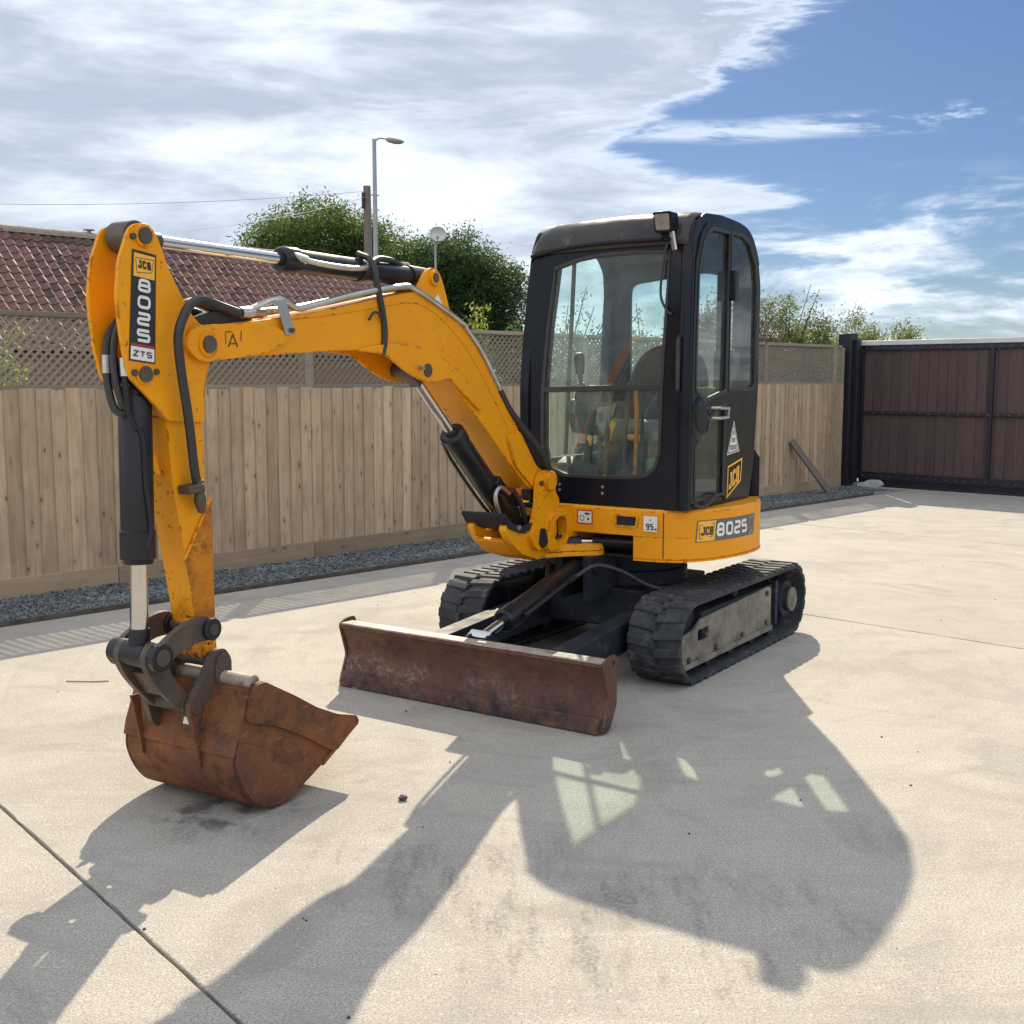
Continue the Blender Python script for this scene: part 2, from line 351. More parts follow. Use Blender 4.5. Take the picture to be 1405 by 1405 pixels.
def concrete():
    m, N, Lk, b = mk('concrete'); k = NT(N, Lk)
    v = k.coord(); big = k.noise(v, 0.55, 5, 0.6, 0.3); mid = k.noise(v, 3.2, 7, 0.65); fine = k.noise(v, 42, 4, 0.7); grit = k.noise(v, 150, 3, 0.7)
    vb = k.coord(scale=(0.9, 7, 1), rot=(0, 0, R(-46))); brush = k.noise(vb, 5, 6, 0.6)
    c = k.mix(k.mapr(big, 0.40, 0.60), (0.445, 0.41, 0.355), (0.375, 0.345, 0.305))
    c = k.mix(k.mapr(mid, 0.38, 0.7, 0, 0.75), c, (0.49, 0.455, 0.40))
    c = k.mix(k.mapr(k.noise(v, 1.3, 7, 0.7, 1.2), 0.50, 0.64, 0, 0.8), c, (0.31, 0.285, 0.255))
    vd = k.coord(scale=(0.35, 5, 1), rot=(0, 0, R(28))); c = k.mix(k.mapr(k.noise(vd, 2.0, 6, 0.65), 0.58, 0.68, 0, 0.5), c, (0.50, 0.48, 0.445))
    c = k.mix(k.mapr(brush, 0.45, 0.72, 0, 0.25), c, (0.29, 0.27, 0.245))
    c = k.mix(k.mapr(grit, 0.36, 0.58, 0.0, 1.0), k.mix(0.8, c, (0.17, 0.155, 0.135)), c)
    c = k.mix(k.mapr(k.noise(v, 65, 2, 0.5), 0.60, 0.72, 0, 0.5), c, (0.56, 0.52, 0.46))
    # small dark pits and grains
    pit = k.mapr(k.vor(v, 11.0), 0.03, 0.055, 1, 0); c = k.mix(k.m('MULTIPLY', pit, k.mapr(k.noise(v, 2.3, 3), 0.5, 0.62)), c, (0.07, 0.06, 0.05))
    # dark scrub marks left by tracks and bucket in front of the machine
    sp = N.new('ShaderNodeSeparateXYZ'); tcn = N.new('ShaderNodeTexCoord'); Lk.new(tcn.outputs['Object'], sp.inputs[0])
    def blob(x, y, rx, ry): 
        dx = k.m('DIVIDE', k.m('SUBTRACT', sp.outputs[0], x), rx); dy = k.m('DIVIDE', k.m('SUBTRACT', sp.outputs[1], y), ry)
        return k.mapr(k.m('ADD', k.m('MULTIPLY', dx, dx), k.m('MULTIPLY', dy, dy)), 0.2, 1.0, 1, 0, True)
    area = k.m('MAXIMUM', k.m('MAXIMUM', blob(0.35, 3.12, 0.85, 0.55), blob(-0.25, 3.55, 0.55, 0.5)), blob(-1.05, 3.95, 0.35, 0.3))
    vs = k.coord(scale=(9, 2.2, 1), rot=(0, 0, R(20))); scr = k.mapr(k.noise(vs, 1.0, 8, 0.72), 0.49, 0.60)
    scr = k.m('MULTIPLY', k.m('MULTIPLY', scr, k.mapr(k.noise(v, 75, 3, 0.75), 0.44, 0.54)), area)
    dx_ = k.m('SUBTRACT', sp.outputs[0], 0.7); dy_ = k.m('SUBTRACT', sp.outputs[1], 6.7); cr = N.new('ShaderNodeCombineXYZ')
    Lk.new(k.m('MULTIPLY', k.m('SQRT', k.m('ADD', k.m('MULTIPLY', dx_, dx_), k.m('MULTIPLY', dy_, dy_))), 9.0), cr.inputs[0]); Lk.new(k.m('MULTIPLY', k.m('ARCTAN2', dy_, dx_), 2.5), cr.inputs[1])
    c = k.mix(k.mapr(k.noise(cr.outputs[0], 1.0, 7, 0.65), 0.54, 0.70, 0, 0.55), c, (0.265, 0.245, 0.22))
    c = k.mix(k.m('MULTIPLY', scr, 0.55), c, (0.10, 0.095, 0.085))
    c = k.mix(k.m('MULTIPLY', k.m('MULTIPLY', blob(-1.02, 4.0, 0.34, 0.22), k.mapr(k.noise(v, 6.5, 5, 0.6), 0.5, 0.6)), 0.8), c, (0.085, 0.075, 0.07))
    oi = N.new('ShaderNodeObjectInfo'); hv = N.new('ShaderNodeHueSaturation'); Lk.new(c, hv.inputs['Color']); Lk.new(k.mapr(oi.outputs['Random'], 0, 1, 0.93, 1.06), hv.inputs['Value']); c = hv.outputs[0]
    Lk.new(c, b.inputs['Base Color']); b.inputs['Roughness'].default_value = 0.85; b.inputs['Specular IOR Level'].default_value = 0.3
    h = k.m('ADD', k.m('MULTIPLY', fine, 0.5), k.m('ADD', k.m('MULTIPLY', grit, 0.55), k.m('MULTIPLY', mid, 0.9)))
    Lk.new(k.bump(h, 0.55, 0.006), b.inputs['Normal']); return m
def wood(name, c1, c2, dark, axis=2, knots=True, rv=0.2, knot_s=1.0):
    m, N, Lk, b = mk(name); k = NT(N, Lk)
    st = [14.0, 14.0, 14.0]; st[axis] = 0.8
    t = N.new('ShaderNodeTexCoord'); oi = N.new('ShaderNodeObjectInfo')
    cb = N.new('ShaderNodeCombineXYZ')
    for i in range(3): Lk.new(oi.outputs['Random'], cb.inputs[i])
    va = N.new('ShaderNodeVectorMath'); va.operation = 'MULTIPLY_ADD'; Lk.new(cb.outputs[0], va.inputs[0]); va.inputs[1].default_value = (13, 29, 41); Lk.new(t.outputs['Object'], va.inputs[2])
    mp = N.new('ShaderNodeMapping'); Lk.new(va.outputs[0], mp.inputs[0]); mp.inputs['Scale'].default_value = st
    g = k.noise(mp.outputs[0], 2.2, 6, 0.65, 0.6); g2 = k.noise(va.outputs[0], 2.4, 5, 0.6)
    c = k.mix(k.mapr(g, 0.34, 0.64), c1, c2); c = k.mix(k.mapr(g2, 0.45, 0.75, 0, 0.5), c, dark)
    if knots:
        ks = [12.5*knot_s]*3; ks[axis] = 5.6*knot_s
        mk2 = N.new('ShaderNodeMapping'); Lk.new(va.outputs[0], mk2.inputs[0]); mk2.inputs['Scale'].default_value = ks
        d = k.vor(mk2.outputs[0], 1.0); dn = k.m('ADD', d, k.m('MULTIPLY', k.noise(va.outputs[0], 45, 3), 0.12))
        c = k.mix(k.mapr(dn, 0.12, 0.19, 0.95, 0), c, tuple(x*0.28 for x in dark)); c = k.mix(k.mapr(dn, 0.17, 0.42, 0.35, 0), c, dark)
    hs = N.new('ShaderNodeHueSaturation'); Lk.new(c, hs.inputs['Color']); Lk.new(k.mapr(oi.outputs['Random'], 0, 1, 1-rv, 1+rv), hs.inputs['Value'])
    Lk.new(hs.outputs[0], b.inputs['Base Color']); b.inputs['Roughness'].default_value = 0.82; b.inputs['Specular IOR Level'].default_value = 0.25
    Lk.new(k.bump(g, 0.35, 0.004), b.inputs['Normal']); return m
M_CONC = concrete()
M_DIRT = mat('joint_dirt', (0.11, 0.095, 0.08), (0.06, 0.053, 0.046), 9, 0.95)
M_GROUND = mat('rough_ground', (0.10, 0.11, 0.05), (0.16, 0.13, 0.085), 0.6, 0.95)
M_FENCE = wood('fence_wood', (0.54, 0.405, 0.27), (0.39, 0.29, 0.195), (0.23, 0.175, 0.125))
M_GRAVELB = wood('gravel_board_wood', (0.38, 0.285, 0.19), (0.30, 0.225, 0.15), (0.22, 0.165, 0.11), axis=0)
M_OLDW = wood('grey_weathered_wood', (0.17, 0.145, 0.12), (0.13, 0.11, 0.09), (0.09, 0.075, 0.06), knots=False)
M_TRELLIS = wood('trellis_wood', (0.27, 0.235, 0.185), (0.215, 0.185, 0.145), (0.16, 0.135, 0.11), axis=0, knots=False)
M_GRAVEL = mat('blue_slate_gravel', (0.165, 0.178, 0.18), (0.08, 0.09, 0.094), 25, 0.75)
_n = M_GRAVEL.node_tree; _g = _n.nodes.new('ShaderNodeNewGeometry'); _h = _n.nodes.new('ShaderNodeHueSaturation'); _r = _n.nodes.new('ShaderNodeMapRange')
_n.links.new(_g.outputs['Random Per Island'], _r.inputs[0]); _r.inputs[3].default_value = 0.45; _r.inputs[4].default_value = 1.7
_l = _n.nodes['Principled BSDF'].inputs['Base Color'].links[0].from_socket; _n.links.new(_l, _h.inputs['Color']); _n.links.new(_r.outputs[0], _h.inputs['Value']); _n.links.new(_h.outputs[0], _n.nodes['Principled BSDF'].inputs['Base Color'])
M_NAVY = mat('dark_gate_paint', (0.016, 0.018, 0.028), (0.011, 0.012, 0.018), 8, 0.42, 0.1)
M_GATEB = wood('brown_gate_board', (0.105, 0.066, 0.064), (0.082, 0.052, 0.052), (0.07, 0.048, 0.05), knots=False, rv=0.12)
M_CAP = mat('grey_capping', (0.55, 0.56, 0.56), (0.45, 0.46, 0.46), 5, 0.5)
M_TILE = mat('clay_pantile', (0.155, 0.074, 0.056), (0.10, 0.052, 0.045), 9, 0.72, rnd=0.45, bump=0.3, bscale=50, c3=(0.24, 0.115, 0.075), c3scale=3, c3lo=0.58, c3hi=0.75)
M_RIDGE = mat('ridge_mortar', (0.42, 0.36, 0.30), (0.30, 0.25, 0.20), 12, 0.9, bump=0.4, bscale=40)
M_BRICK = mat('brick_wall', (0.30, 0.16, 0.11), (0.22, 0.12, 0.085), 10, 0.9)
M_LEAF1 = leafmat('leaf_mid_green', (0.036, 0.074, 0.016), (0.075, 0.12, 0.027))
M_LEAF2 = leafmat('leaf_dark_green', (0.024, 0.056, 0.020), (0.05, 0.088, 0.026))
M_LEAF3 = leafmat('leaf_yellow_green', (0.13, 0.19, 0.035), (0.22, 0.27, 0.05), 0.5)
M_LEAF4 = leafmat('leaf_purple', (0.07, 0.045, 0.05), (0.11, 0.10, 0.05))
M_LEAF5 = leafmat('leaf_olive_green', (0.07, 0.10, 0.025), (0.13, 0.165, 0.045), 0.4)
M_BARK = mat('bark', (0.10, 0.08, 0.06), (0.06, 0.05, 0.04), 20, 0.9)
M_LAMP = mat('galvanised_grey', (0.36, 0.38, 0.40), (0.30, 0.32, 0.34), 3, 0.5, metal=0.2)
M_POLE = mat('weathered_pole', (0.20, 0.17, 0.15), (0.14, 0.12, 0.11), 3, 0.85, stretch=(8, 8, 0.5))
M_WHITE = mat('off_white_plastic', (0.62, 0.62, 0.60), (0.5, 0.5, 0.48), 4, 0.5)
M_BLACKP = mat('black_plastic', (0.02, 0.02, 0.022), (0.03, 0.03, 0.03), 8, 0.55)
# ------------------------------------------------------------------ site frame: a along the fence, b out from it
FA = R(45.87); UU = Vector((math.cos(FA), math.sin(FA), 0)); VV = Vector((math.sin(FA), -math.cos(FA), 0)); FO = Vector((-3.635, 8.052, 0))
def AB(a, b, z=0.0): p = FO+UU*a+VV*b; p.z = z; return p
g = MB().add([(-1500,-1500,-0.09),(1500,-1500,-0.09),(1500,1500,-0.09),(-1500,1500,-0.09)], [(0,1,2,3)])
tag(mesh_ob('ground', g, M_GROUND, smooth=0), 'rough green and brown land around the yard', kind='structure')
bed = MB().add([AB(-14,-0.35,-0.03),AB(13.6,-0.35,-0.03),AB(13.6,16,-0.03),AB(-14,16,-0.03)], [(0,1,2,3)])
yard = tag(mesh_ob('concrete_yard', bed, M_DIRT, smooth=0), 'pale brushed concrete yard laid in wide bays', kind='structure')
def slab(a0, a1, b0, b1, k0=0.0, k1=0.0):
    mb = MB(); rings = []
    def ring(ins, z):
        pts = []; na = 26; nb = 30
        c = [(a0+ins+k0*(b0-4.6), b0+ins), (a1-ins+k1*(b0-4.6), b0+ins), (a1-ins+k1*(b1-4.6), b1-ins), (a0+ins+k0*(b1-4.6), b1-ins)]
        for i in range(4):
            p, q = c[i], c[(i+1) % 4]; n = 140
            for j in range(n):
                t = j/n; a = p[0]+(q[0]-p[0])*t; b = p[1]+(q[1]-p[1])*t
                w = (random.uniform(-0.0012, 0.0012)+(random.choice((-1, 1))*random.uniform(0.003, 0.008) if random.random() < 0.05 else 0)) if z > -0.02 else 0.0
                pts.append(AB(a+(w if i in (1, 3) else 0), b+(w if i in (0, 2) else 0), z))
        return pts
    mb.loft([ring(0, -0.028), ring(0, -0.003), ring(0.003, 0.0)], cap0=False)
    return mesh_ob('concrete_slab', mb, M_CONC, yard, smooth=0)
ED = [-13.8, -6.87, -1.69, 3.50, 7.74, 12.28]
for i in range(len(ED)-1): slab(ED[i]+0.006, ED[i+1]-0.006, 0.955, 10.5, -0.097 if i == 2 else 0, -0.097 if i == 1 else 0)
for i in range(len(ED)-1): slab(ED[i]+0.006, ED[i+1]-0.006, 10.516, 15.9)
slab(12.296, 13.5, 0.3, 15.9)
# timber edging between gravel and concrete
mb = MB()
for i in range(7):
    mb.bar(AB(-5.5+i*2.4, 0.925, 0.004), AB(-5.5+i*2.4+2.39, 0.925, 0.004), 0.022, 0.05)
tag(mesh_ob('gravel_edging', mb, M_DIRT, smooth=0), 'thin dark edging strip between gravel and concrete', 'edging')
# gravel: loose stones on a bed
def gravel():
    n = 30000; a = RNG.uniform(-4.5, 11.3, n); b = RNG.uniform(0.0, 0.91, n)
    a = np.concatenate([a, RNG.uniform(11.3, 12.1, 700)]); b = np.concatenate([b, RNG.uniform(0, 0.75, 700)]); n = len(a)
    sz = RNG.uniform(0.007, 0.017, n); base = np.array([(1,0,0),(-.5,.87,0),(-.5,-.87,0),(0.1,0,.75),(0,0,-.6)])
    fa = np.array([(0,1,3),(1,2,3),(2,0,3),(1,0,4),(2,1,4),(0,2,4)])
    th = RNG.uniform(0, 6.28, n); ph = RNG.uniform(-0.9, 0.9, n)
    sc = RNG.uniform(0.6, 1.3, (n, 1, 3)); P = base[None]*sc*sz[:, None, None]
    c, s = np.cos(ph)[:, None], np.sin(ph)[:, None]; y = P[:, :, 1]*c-P[:, :, 2]*s; z = P[:, :, 1]*s+P[:, :, 2]*c
    c, s = np.cos(th)[:, None], np.sin(th)[:, None]; x = P[:, :, 0]*c-y*s; y2 = P[:, :, 0]*s+y*c
    zz = -0.004+RNG.uniform(0, 0.012, n)+0.012*np.sin(a*2.1)*np.sin(b*9)
    u, v = np.array(UU), np.array(VV)
    out = np.stack([FO.x+a[:, None]*u[0]+b[:, None]*v[0]+x, FO.y+a[:, None]*u[1]+b[:, None]*v[1]+y2, z+zz[:, None]], -1).reshape(-1, 3)
    fs = (fa[None]+(np.arange(n)*5)[:, None, None]).reshape(-1, 3)
    mb = MB(); mb.v = out.tolist(); mb.f = fs.tolist()
    base_n = len(mb.v); mb.add([AB(-5.5,-0.02,-0.008),AB(12.2,-0.02,-0.008),AB(12.2,0.912,-0.008),AB(-5.5,0.912,-0.008)], [(0,1,2,3)])
    o = mesh_ob('gravel', mb, M_GRAVEL, smooth=0, fix=False); tag(o, 'strip of blue grey gravel along the foot of the fence', 'gravel', 'stuff')
gravel()
# ------------------------------------------------------------------ fence with trellis
fence = tag(empty('closeboard_fence', FO, FA), 'tall brown closeboard timber fence topped with diamond trellis', 'fence')
BW = 0.1141
bb = MB(); bb.add([(0,-0.004,0),(0.128,-0.004,0),(0.128,-0.010,0),(0,-0.025,0),(0,-0.004,1.345),(0.128,-0.004,1.345),(0.128,-0.010,1.345),(0,-0.025,1.345)],
       [(0,1,2,3),(7,6,5,4),(0,4,5,1),(1,5,6,2),(2,6,7,3),(3,7,4,0)])
b0 = mesh_ob('fence_board', bb, M_FENCE, fence, smooth=0); bme = b0.data
x = -4.593; first = True
while x < 12.02:
    o = b0 if first else inst('fence_board', bme, fence); first = False
    o.location = (x, random.uniform(-0.002, 0.002), 0.135+random.uniform(-0.007, 0.008)); o.rotation_euler = (0, R(random.uniform(-0.25, 0.25)), 0)
    o.scale = (1, 1, 1+random.uniform(-0.002, 0.002)); x += BW
posts = [0.886+1.826*n for n in range(-3, 7)]+[12.06]
pme = None
for i, px in enumerate(posts):
    if pme is None:
        o = mesh_ob('fence_post', MB().box(-0.045, 0.045, -0.004, 0.09, -0.02, 2.0), M_TRELLIS, fence, bevel=0.004); pme = o.data
    else: o = inst('fence_post', pme, fence); m_ = o.modifiers.new('bevel', 'BEVEL'); m_.width = 0.004
    o.location = (px, 0, 0)
for i in range(len(posts)-1):
    x0, x1 = posts[i], posts[i+1]; wd = x1-x0
    mesh_ob('gravel_board', MB().box(x0+0.003, x1-0.003, -0.03, -0.002, -0.02, 0.142), M_GRAVELB, fence, bevel=0.003)
    tx0, tx1, tz0, tz1 = x0+0.05, x1-0.05, 1.487, 2.008
    lat = MB()
    for sgn, yy in ((1, 0.006), (-1, 0.016)):
        pitch = 0.066; c = tx0-(tz1-tz0)
        while c < tx1+(tz1-tz0):
            # lath along (1, sgn): clip to the frame
            pts = []
            if sgn > 0: a0, a1 = max(tx0, c), min(tx1, c+(tz1-tz0)); z0, z1 = tz0+(a0-c), tz0+(a1-c)
            else: a0, a1 = max(tx0, c), min(tx1, c+(tz1-tz0)); z0, z1 = tz1-(a0-c), tz1-(a1-c)
            if a1-a0 > 0.02: lat.bar((a0, yy, z0), (a1, yy, z1), 0.008, 0.024, up=(0, 1, 0)) if False else lat.bar((a0, yy, z0), (a1, yy, z1), 0.0185, 0.008, up=(0, 1, 0))
            c += pitch
    tr = mesh_ob('trellis', lat, M_TRELLIS, fence, smooth=0); tr['kind'] = 'stuff'
    for nm, bx in (('top_rail', (tx0-0.004, tx1+0.004, -0.012, 0.03, tz1-0.012, tz1+0.024)), ('bottom_rail', (tx0-0.004, tx1+0.004, -0.008, 0.03, tz0-0.014, tz0+0.020))):
        mesh_ob(nm, MB().box(*bx), M_TRELLIS, tr, bevel=0.003)
for z in (0.45, 1.25):
    mesh_ob('arris_rail', MB().box(-4.6, 12.0, 0.004, 0.05, z, z+0.07), M_TRELLIS, fence)
# ------------------------------------------------------------------ gate
gp = empty('gate_post', AB(12.27, -0.04), FA)
tag(gp, 'dark painted square steel gate post at the end of the fence', 'gate post')
mesh_ob('post', MB().box(-0.10, 0.10, -0.10, 0.10, 0, 2.19), M_NAVY, gp, bevel=0.006)
mesh_ob('cap', MB().box(-0.105, 0.105, -0.105, 0.105, 2.192, 2.205), M_NAVY, gp, bevel=0.004)
mesh_ob('guide_bracket', MB().box(0.0, 0.10, -0.16, -0.102, 0.05, 2.12), M_NAVY, gp, bevel=0.004)
gt = tag(empty('sliding_gate', AB(12.5, 0.06), FA-R(90)), 'wide sliding gate of vertical brown boards in a dark steel frame', 'gate')
# local: x = out from the fence, y = U (away), toward viewer = -y
GL = 6.2
fr = MB()
for z0, z1 in ((0.10, 0.22), (1.045, 1.085), (1.975, 2.045)): fr.box(0, GL, -0.035, 0.035, z0, z1)
mesh_ob('frame_rail', MB().box(0, GL, -0.035, 0.035, 0.10, 0.20), M_NAVY, gt, bevel=0.003)
mesh_ob('frame_rail', MB().box(0.05, GL, -0.034, 0.034, 1.05, 1.088), M_NAVY, gt, bevel=0.003)
mesh_ob('frame_rail', MB().box(0, GL, -0.035, 0.035, 1.965, 2.035), M_NAVY, gt, bevel=0.003)
for xs in (0.0, 1.885, 3.77, 5.65):
    mesh_ob('frame_stile', MB().box(xs, xs+0.055, -0.036, 0.036, 0.202, 1.963), M_NAVY, gt, bevel=0.003)
mesh_ob('capping', MB().add([( -0.10,-0.06,2.037),(GL,-0.06,2.037),(GL,0.05,2.037),(-0.10,0.05,2.037),(-0.10,-0.05,2.105),(GL,-0.05,2.105),(GL,0.03,2.105),(-0.10,0.03,2.105)], [(0,1,5,4),(1,2,6,5),(2,3,7,6),(3,0,4,7),(4,5,6,7),(3,2,1,0)]), M_CAP, gt, bevel=0.006)
gbm = {}
for zi, (z0, z1) in enumerate(((0.20, 1.05), (1.088, 1.965))):
    me_ = None; xx = 0.055
    while xx < GL-0.1:
        if me_ is None:
            o = mesh_ob('gate_board', MB().box(0.0, 0.134, 0.004, 0.022, z0, z1), M_GATEB, gt, bevel=0.004, seg=1); me_ = o.data
        else:
            o = inst('gate_board', me_, gt); m_ = o.modifiers.new('bevel', 'BEVEL'); m_.width = 0.004; m_.segments = 1
        o.location = (xx, random.uniform(-0.001, 0.001), 0); xx += 0.138
bl = MB()
for z in (0.15, 1.07, 2.0):
    for i in range(44): bl.cyl((0.1+i*0.138, -0.036, z), (0.1+i*0.138, -0.041, z), 0.005, n=8)
o = mesh_ob('bolt_heads', bl, M_LAMP, gt); o['kind'] = 'stuff'
mesh_ob('bottom_skirt', MB().box(0.02, GL, -0.01, 0.02, 0.03, 0.099), M_NAVY, gt)
mesh_ob('bottom_track', MB().box(0.3, GL, -0.09, 0.06, 0.0, 0.028), M_NAVY, gt, bevel=0.004)
for xs in (0.6, 3.0, 5.3): mesh_ob('gate_wheel', MB().cyl((xs, -0.02, 0.075), (xs, 0.02, 0.075), 0.045, n=16), M_NAVY, gt)
blk = MB().prism(rpoly([(0,0),(0.34,0),(0.36,0.05),(0.30,0.10),(0.16,0.10),(0.1,0.06),(0,0.05)], 0.02), lambda u, v, w: AB(12.36+w*0.3, 0.16+u, v), -0.2, 0.2)
tag(mesh_ob('track_end_stop', blk, M_CAP, bevel=0.01), 'small pale block lying on the gate track by the post', 'block')
pl = MB().bar(AB(10.66, 0.44, 0.01), AB(10.66, 0.06, 0.74), 0.13, 0.035, up=UU)
pl = MB(); pl.bar(AB(10.95, 0.46, 0.02), AB(10.62, 0.05, 0.72), 0.115, 0.03, up=VV)
tag(mesh_ob('timber_offcut', pl, M_OLDW, bevel=0.003), 'weathered timber offcut leaning against the fence near the gate', 'plank')
# ------------------------------------------------------------------ pantiled outbuilding behind the fence
TH = R(41); RD = 16*0.29
house = tag(empty('outbuilding', (-12.924, 29.7, 0), FA), 'long low outbuilding with a dark red pantile roof behind the fence', 'building')
# local: x = along ridge, -y = towards the yard
RZ = 5.379; LEN0, LEN1 = -5.0, 13.4
def roofp(x, d, h=0.0): return (x, -d*math.cos(TH)-h*math.sin(TH), RZ-0.06-d*math.sin(TH)+h*math.cos(TH))
wz = RZ-0.06-RD*math.sin(TH)-0.1; wy = RD*math.cos(TH)-0.25
wl_ = MB().prism([(-wy, 0), (wy, 0), (wy, wz), (0, RZ-0.32), (-wy, wz)], lambda u, v, w: (w, u, v), LEN0+0.1, LEN1-0.1)
mesh_ob('wall', wl_, M_BRICK, house, smooth=0)
roof = mesh_ob('roof', MB().add([roofp(LEN0,0,-0.05),roofp(LEN1,0,-0.05),roofp(LEN1,RD,-0.05),roofp(LEN0,RD,-0.05),(LEN0,RD*math.cos(TH),RZ-0.11-RD*math.sin(TH)),(LEN1,RD*math.cos(TH),RZ-0.11-RD*math.sin(TH))], [(0,1,2,3),(0,4,5,1)]), M_TILE, house, smooth=0)
TW, TG, TLn = 0.268, 0.29, 0.37
def tile_mesh(mb, tf):
    us = [0, .1, .22, .38, .55, .72, .86, 1.0, 1.10]; prof = [.050, .046, .020, .003, 0.0, .010, .034, .056, .050]
    vs = []; n = len(us)
    for d, l in ((0, 0.0), (TLn, 0.03)):
        for u, p in zip(us, prof): vs.append(tf(u*TW, d+(0.018*math.sin(math.pi*min(1, u)) if d else 0), p+l))
    for u, p in zip(us, prof): vs.append(tf(u*TW, TLn+0.018*math.sin(math.pi*min(1, u)), p+0.03-0.018))
    fs = [(i, i+1, n+i+1, n+i) for i in range(n-1)]+[(n+i, n+i+1, 2*n+i+1, 2*n+i) for i in range(n-1)]
    mb.add(vs, fs)
bx = roofp(0, 0); ex = Vector((1, 0, 0)); ey = Vector(roofp(0, 1))-Vector(bx); ez = ey.cross(ex)*-1
ez = Vector((0, -math.sin(TH), math.cos(TH)))
tmb = MB(); tile_mesh(tmb, lambda u, d, h: ex*u+ey*d+ez*h)
t0 = mesh_ob('pantile', tmb, M_TILE, roof, smooth=50, fix=False); tme = t0.data; used = False; rest = MB()
cnt = 0
for c in range(int((LEN1-LEN0)/TW)):
    xx = LEN0+c*TW
    for r in range(16):
        d = 0.05+r*TG; jx, jd, jh = random.gauss(0, 0.006), random.gauss(0, 0.008), random.uniform(0, 0.008)
        if 0.0 < xx and r < 13 and cnt < 300:
            o = t0 if not used else inst('pantile', tme, roof); used = True
            o.location = Vector(roofp(xx+jx, d+jd, jh)); cnt += 1
        else:
            p0 = Vector(roofp(xx+jx, d+jd, jh)); tile_mesh(rest, lambda u, dd, h: p0+ex*u+ey*dd+ez*h)
o = mesh_ob('pantiles', rest, M_TILE, roof, smooth=50, fix=False); o['kind'] = 'stuff'
rme = None; xx = LEN0
while xx < LEN1-0.3:
    if rme is None:
        rm = MB(); rings = []
        for q in (0.0, 0.44):
            rings.append([(q, 0.15*math.sin(a), 0.0+0.11*math.cos(a)) for a in np.linspace(-1.75, 1.75, 11)])
        rm.loft(rings, True, True, closed=False); o = mesh_ob('ridge_tile', rm, M_RIDGE, roof); rme = o.data
    else: o = inst('ridge_tile', rme, roof)
    o.location = (xx, 0, RZ-0.04+random.uniform(-0.006, 0.006)); xx += 0.452
ad = MB()
ad.bar((0, -0.12, RZ-0.06), (LEN1, -0.12, RZ-0.06), 0.05, 0.10); mesh_ob('ridge_bedding', ad, M_RIDGE, roof)
mesh_ob('roof_vent', MB().cyl((2.35, 0, RZ+0.05), (2.35, 0, RZ+0.12), 0.05, n=12).lathe((2.35, 0, RZ+0.12), (2.35, 0, RZ+0.17), [(0, .16), (.5, .15), (1, .03)], 12), M_RIDGE, house)
# ------------------------------------------------------------------ trees and shrubs
def leaves(cen, dirs, size, asp=0.6):
    n = len(cen); t = RNG.normal(size=(n, 3)); t /= np.linalg.norm(t, axis=1)[:, None]
    b = RNG.normal(size=(n, 3)); b -= t*(b*t).sum(1)[:, None]; b /= np.linalg.norm(b, axis=1)[:, None]
    s = size*RNG.uniform(0.6, 1.3, n)[:, None]
    P = np.stack([cen-t*s, cen+b*s*asp*0.55-t*s*0.1, cen+t*s, cen-b*s*asp*0.55-t*s*0.1], 1).reshape(-1, 3)
    return P, np.arange(4*n).reshape(n, 4)
def tree(name, label, base, blobs, nleaf, size, lm, trunk_r, group=None, sub=0.33, cl=60):
    root = tag(empty(name, base), label, 'tree', group=group)
    hi = max(b[0][2]+b[1][2]*0.3 for b in blobs)
    tb = MB(); tb.tube([(0,0,-0.1),(0.05,0.02,hi*0.3),(-0.05,0.05,hi*0.65)], lambda t: trunk_r*(1-0.55*t), 10, sm=4)
    for c, r in blobs:
        tb.tube([(0,0.02,hi*0.32),(c[0]*0.5,c[1]*0.5,(hi*0.4+c[2])*0.5),(c[0],c[1],c[2])], lambda t: trunk_r*0.45*(1-0.8*t), 7, sm=4)
    mesh_ob('trunk', tb, M_BARK, root)
    vol = np.array([r[0]*r[1]*r[2] for c, r in blobs])**0.67; vol /= vol.sum(); C = []
    for (c, r), w in zip(blobs, vol):
        k = int(nleaf*w); m = max(6, k//cl)
        d = RNG.normal(size=(m, 3)); d /= np.linalg.norm(d, axis=1)[:, None]
        cc = np.array(c)+d*np.array(r)*(RNG.uniform(0.25, 1.02, m)**0.5)[:, None]
        idx = RNG.integers(0, m, k); C.append(cc[idx]+RNG.normal(size=(k, 3))*sub*np.array([1, 1, 0.8]))
    P, Fq = leaves(np.concatenate(C), None, size)
    mb = MB(); mb.v = P.tolist(); mb.f = Fq.tolist(); mesh_ob('crown', mb, lm, root, smooth=0, fix=False)
    root.scale = (1.35, 1.35, 1.27)
    return root
tree('broadleaf_tree', 'large rounded broadleaf tree rising behind the pantile roof', (-9.32, 56.7, 0),
     [((0,0,6.0),(2.6,2.4,1.95)),((-2.1,0,5.2),(1.3,1.5,1.2)),((2.2,0.2,5.4),(1.9,1.8,1.5)),((0.4,-0.3,4.2),(2.9,2,1.4)),((3.4,0.6,4.4),(1.5,1.5,1.3)),((-1.2,0.3,6.0),(1.5,1.4,1.3)),((1.3,0,6.4),(1.5,1.4,1.2))], 80000, 0.08, M_LEAF1, 0.3, sub=0.27, cl=90)
tree('broadleaf_tree', 'dark green broadleaf tree between the dish and the cab', (-2.03, 48.6, 0),
     [((-0.2,0,4.7),(1.5,1.5,1.35)),((0.8,0,3.6),(1.35,1.5,1.4)),((-1.0,0,3.4),(1.5,1.6,1.5)),((0.5,0,2.2),(1.75,1.4,1.3)),((-1.6,0.4,4.7),(0.95,1,0.9)),((0.1,0.2,3.9),(1.7,1.5,1.6))], 76000, 0.068, M_LEAF2, 0.25, sub=0.23, cl=90)
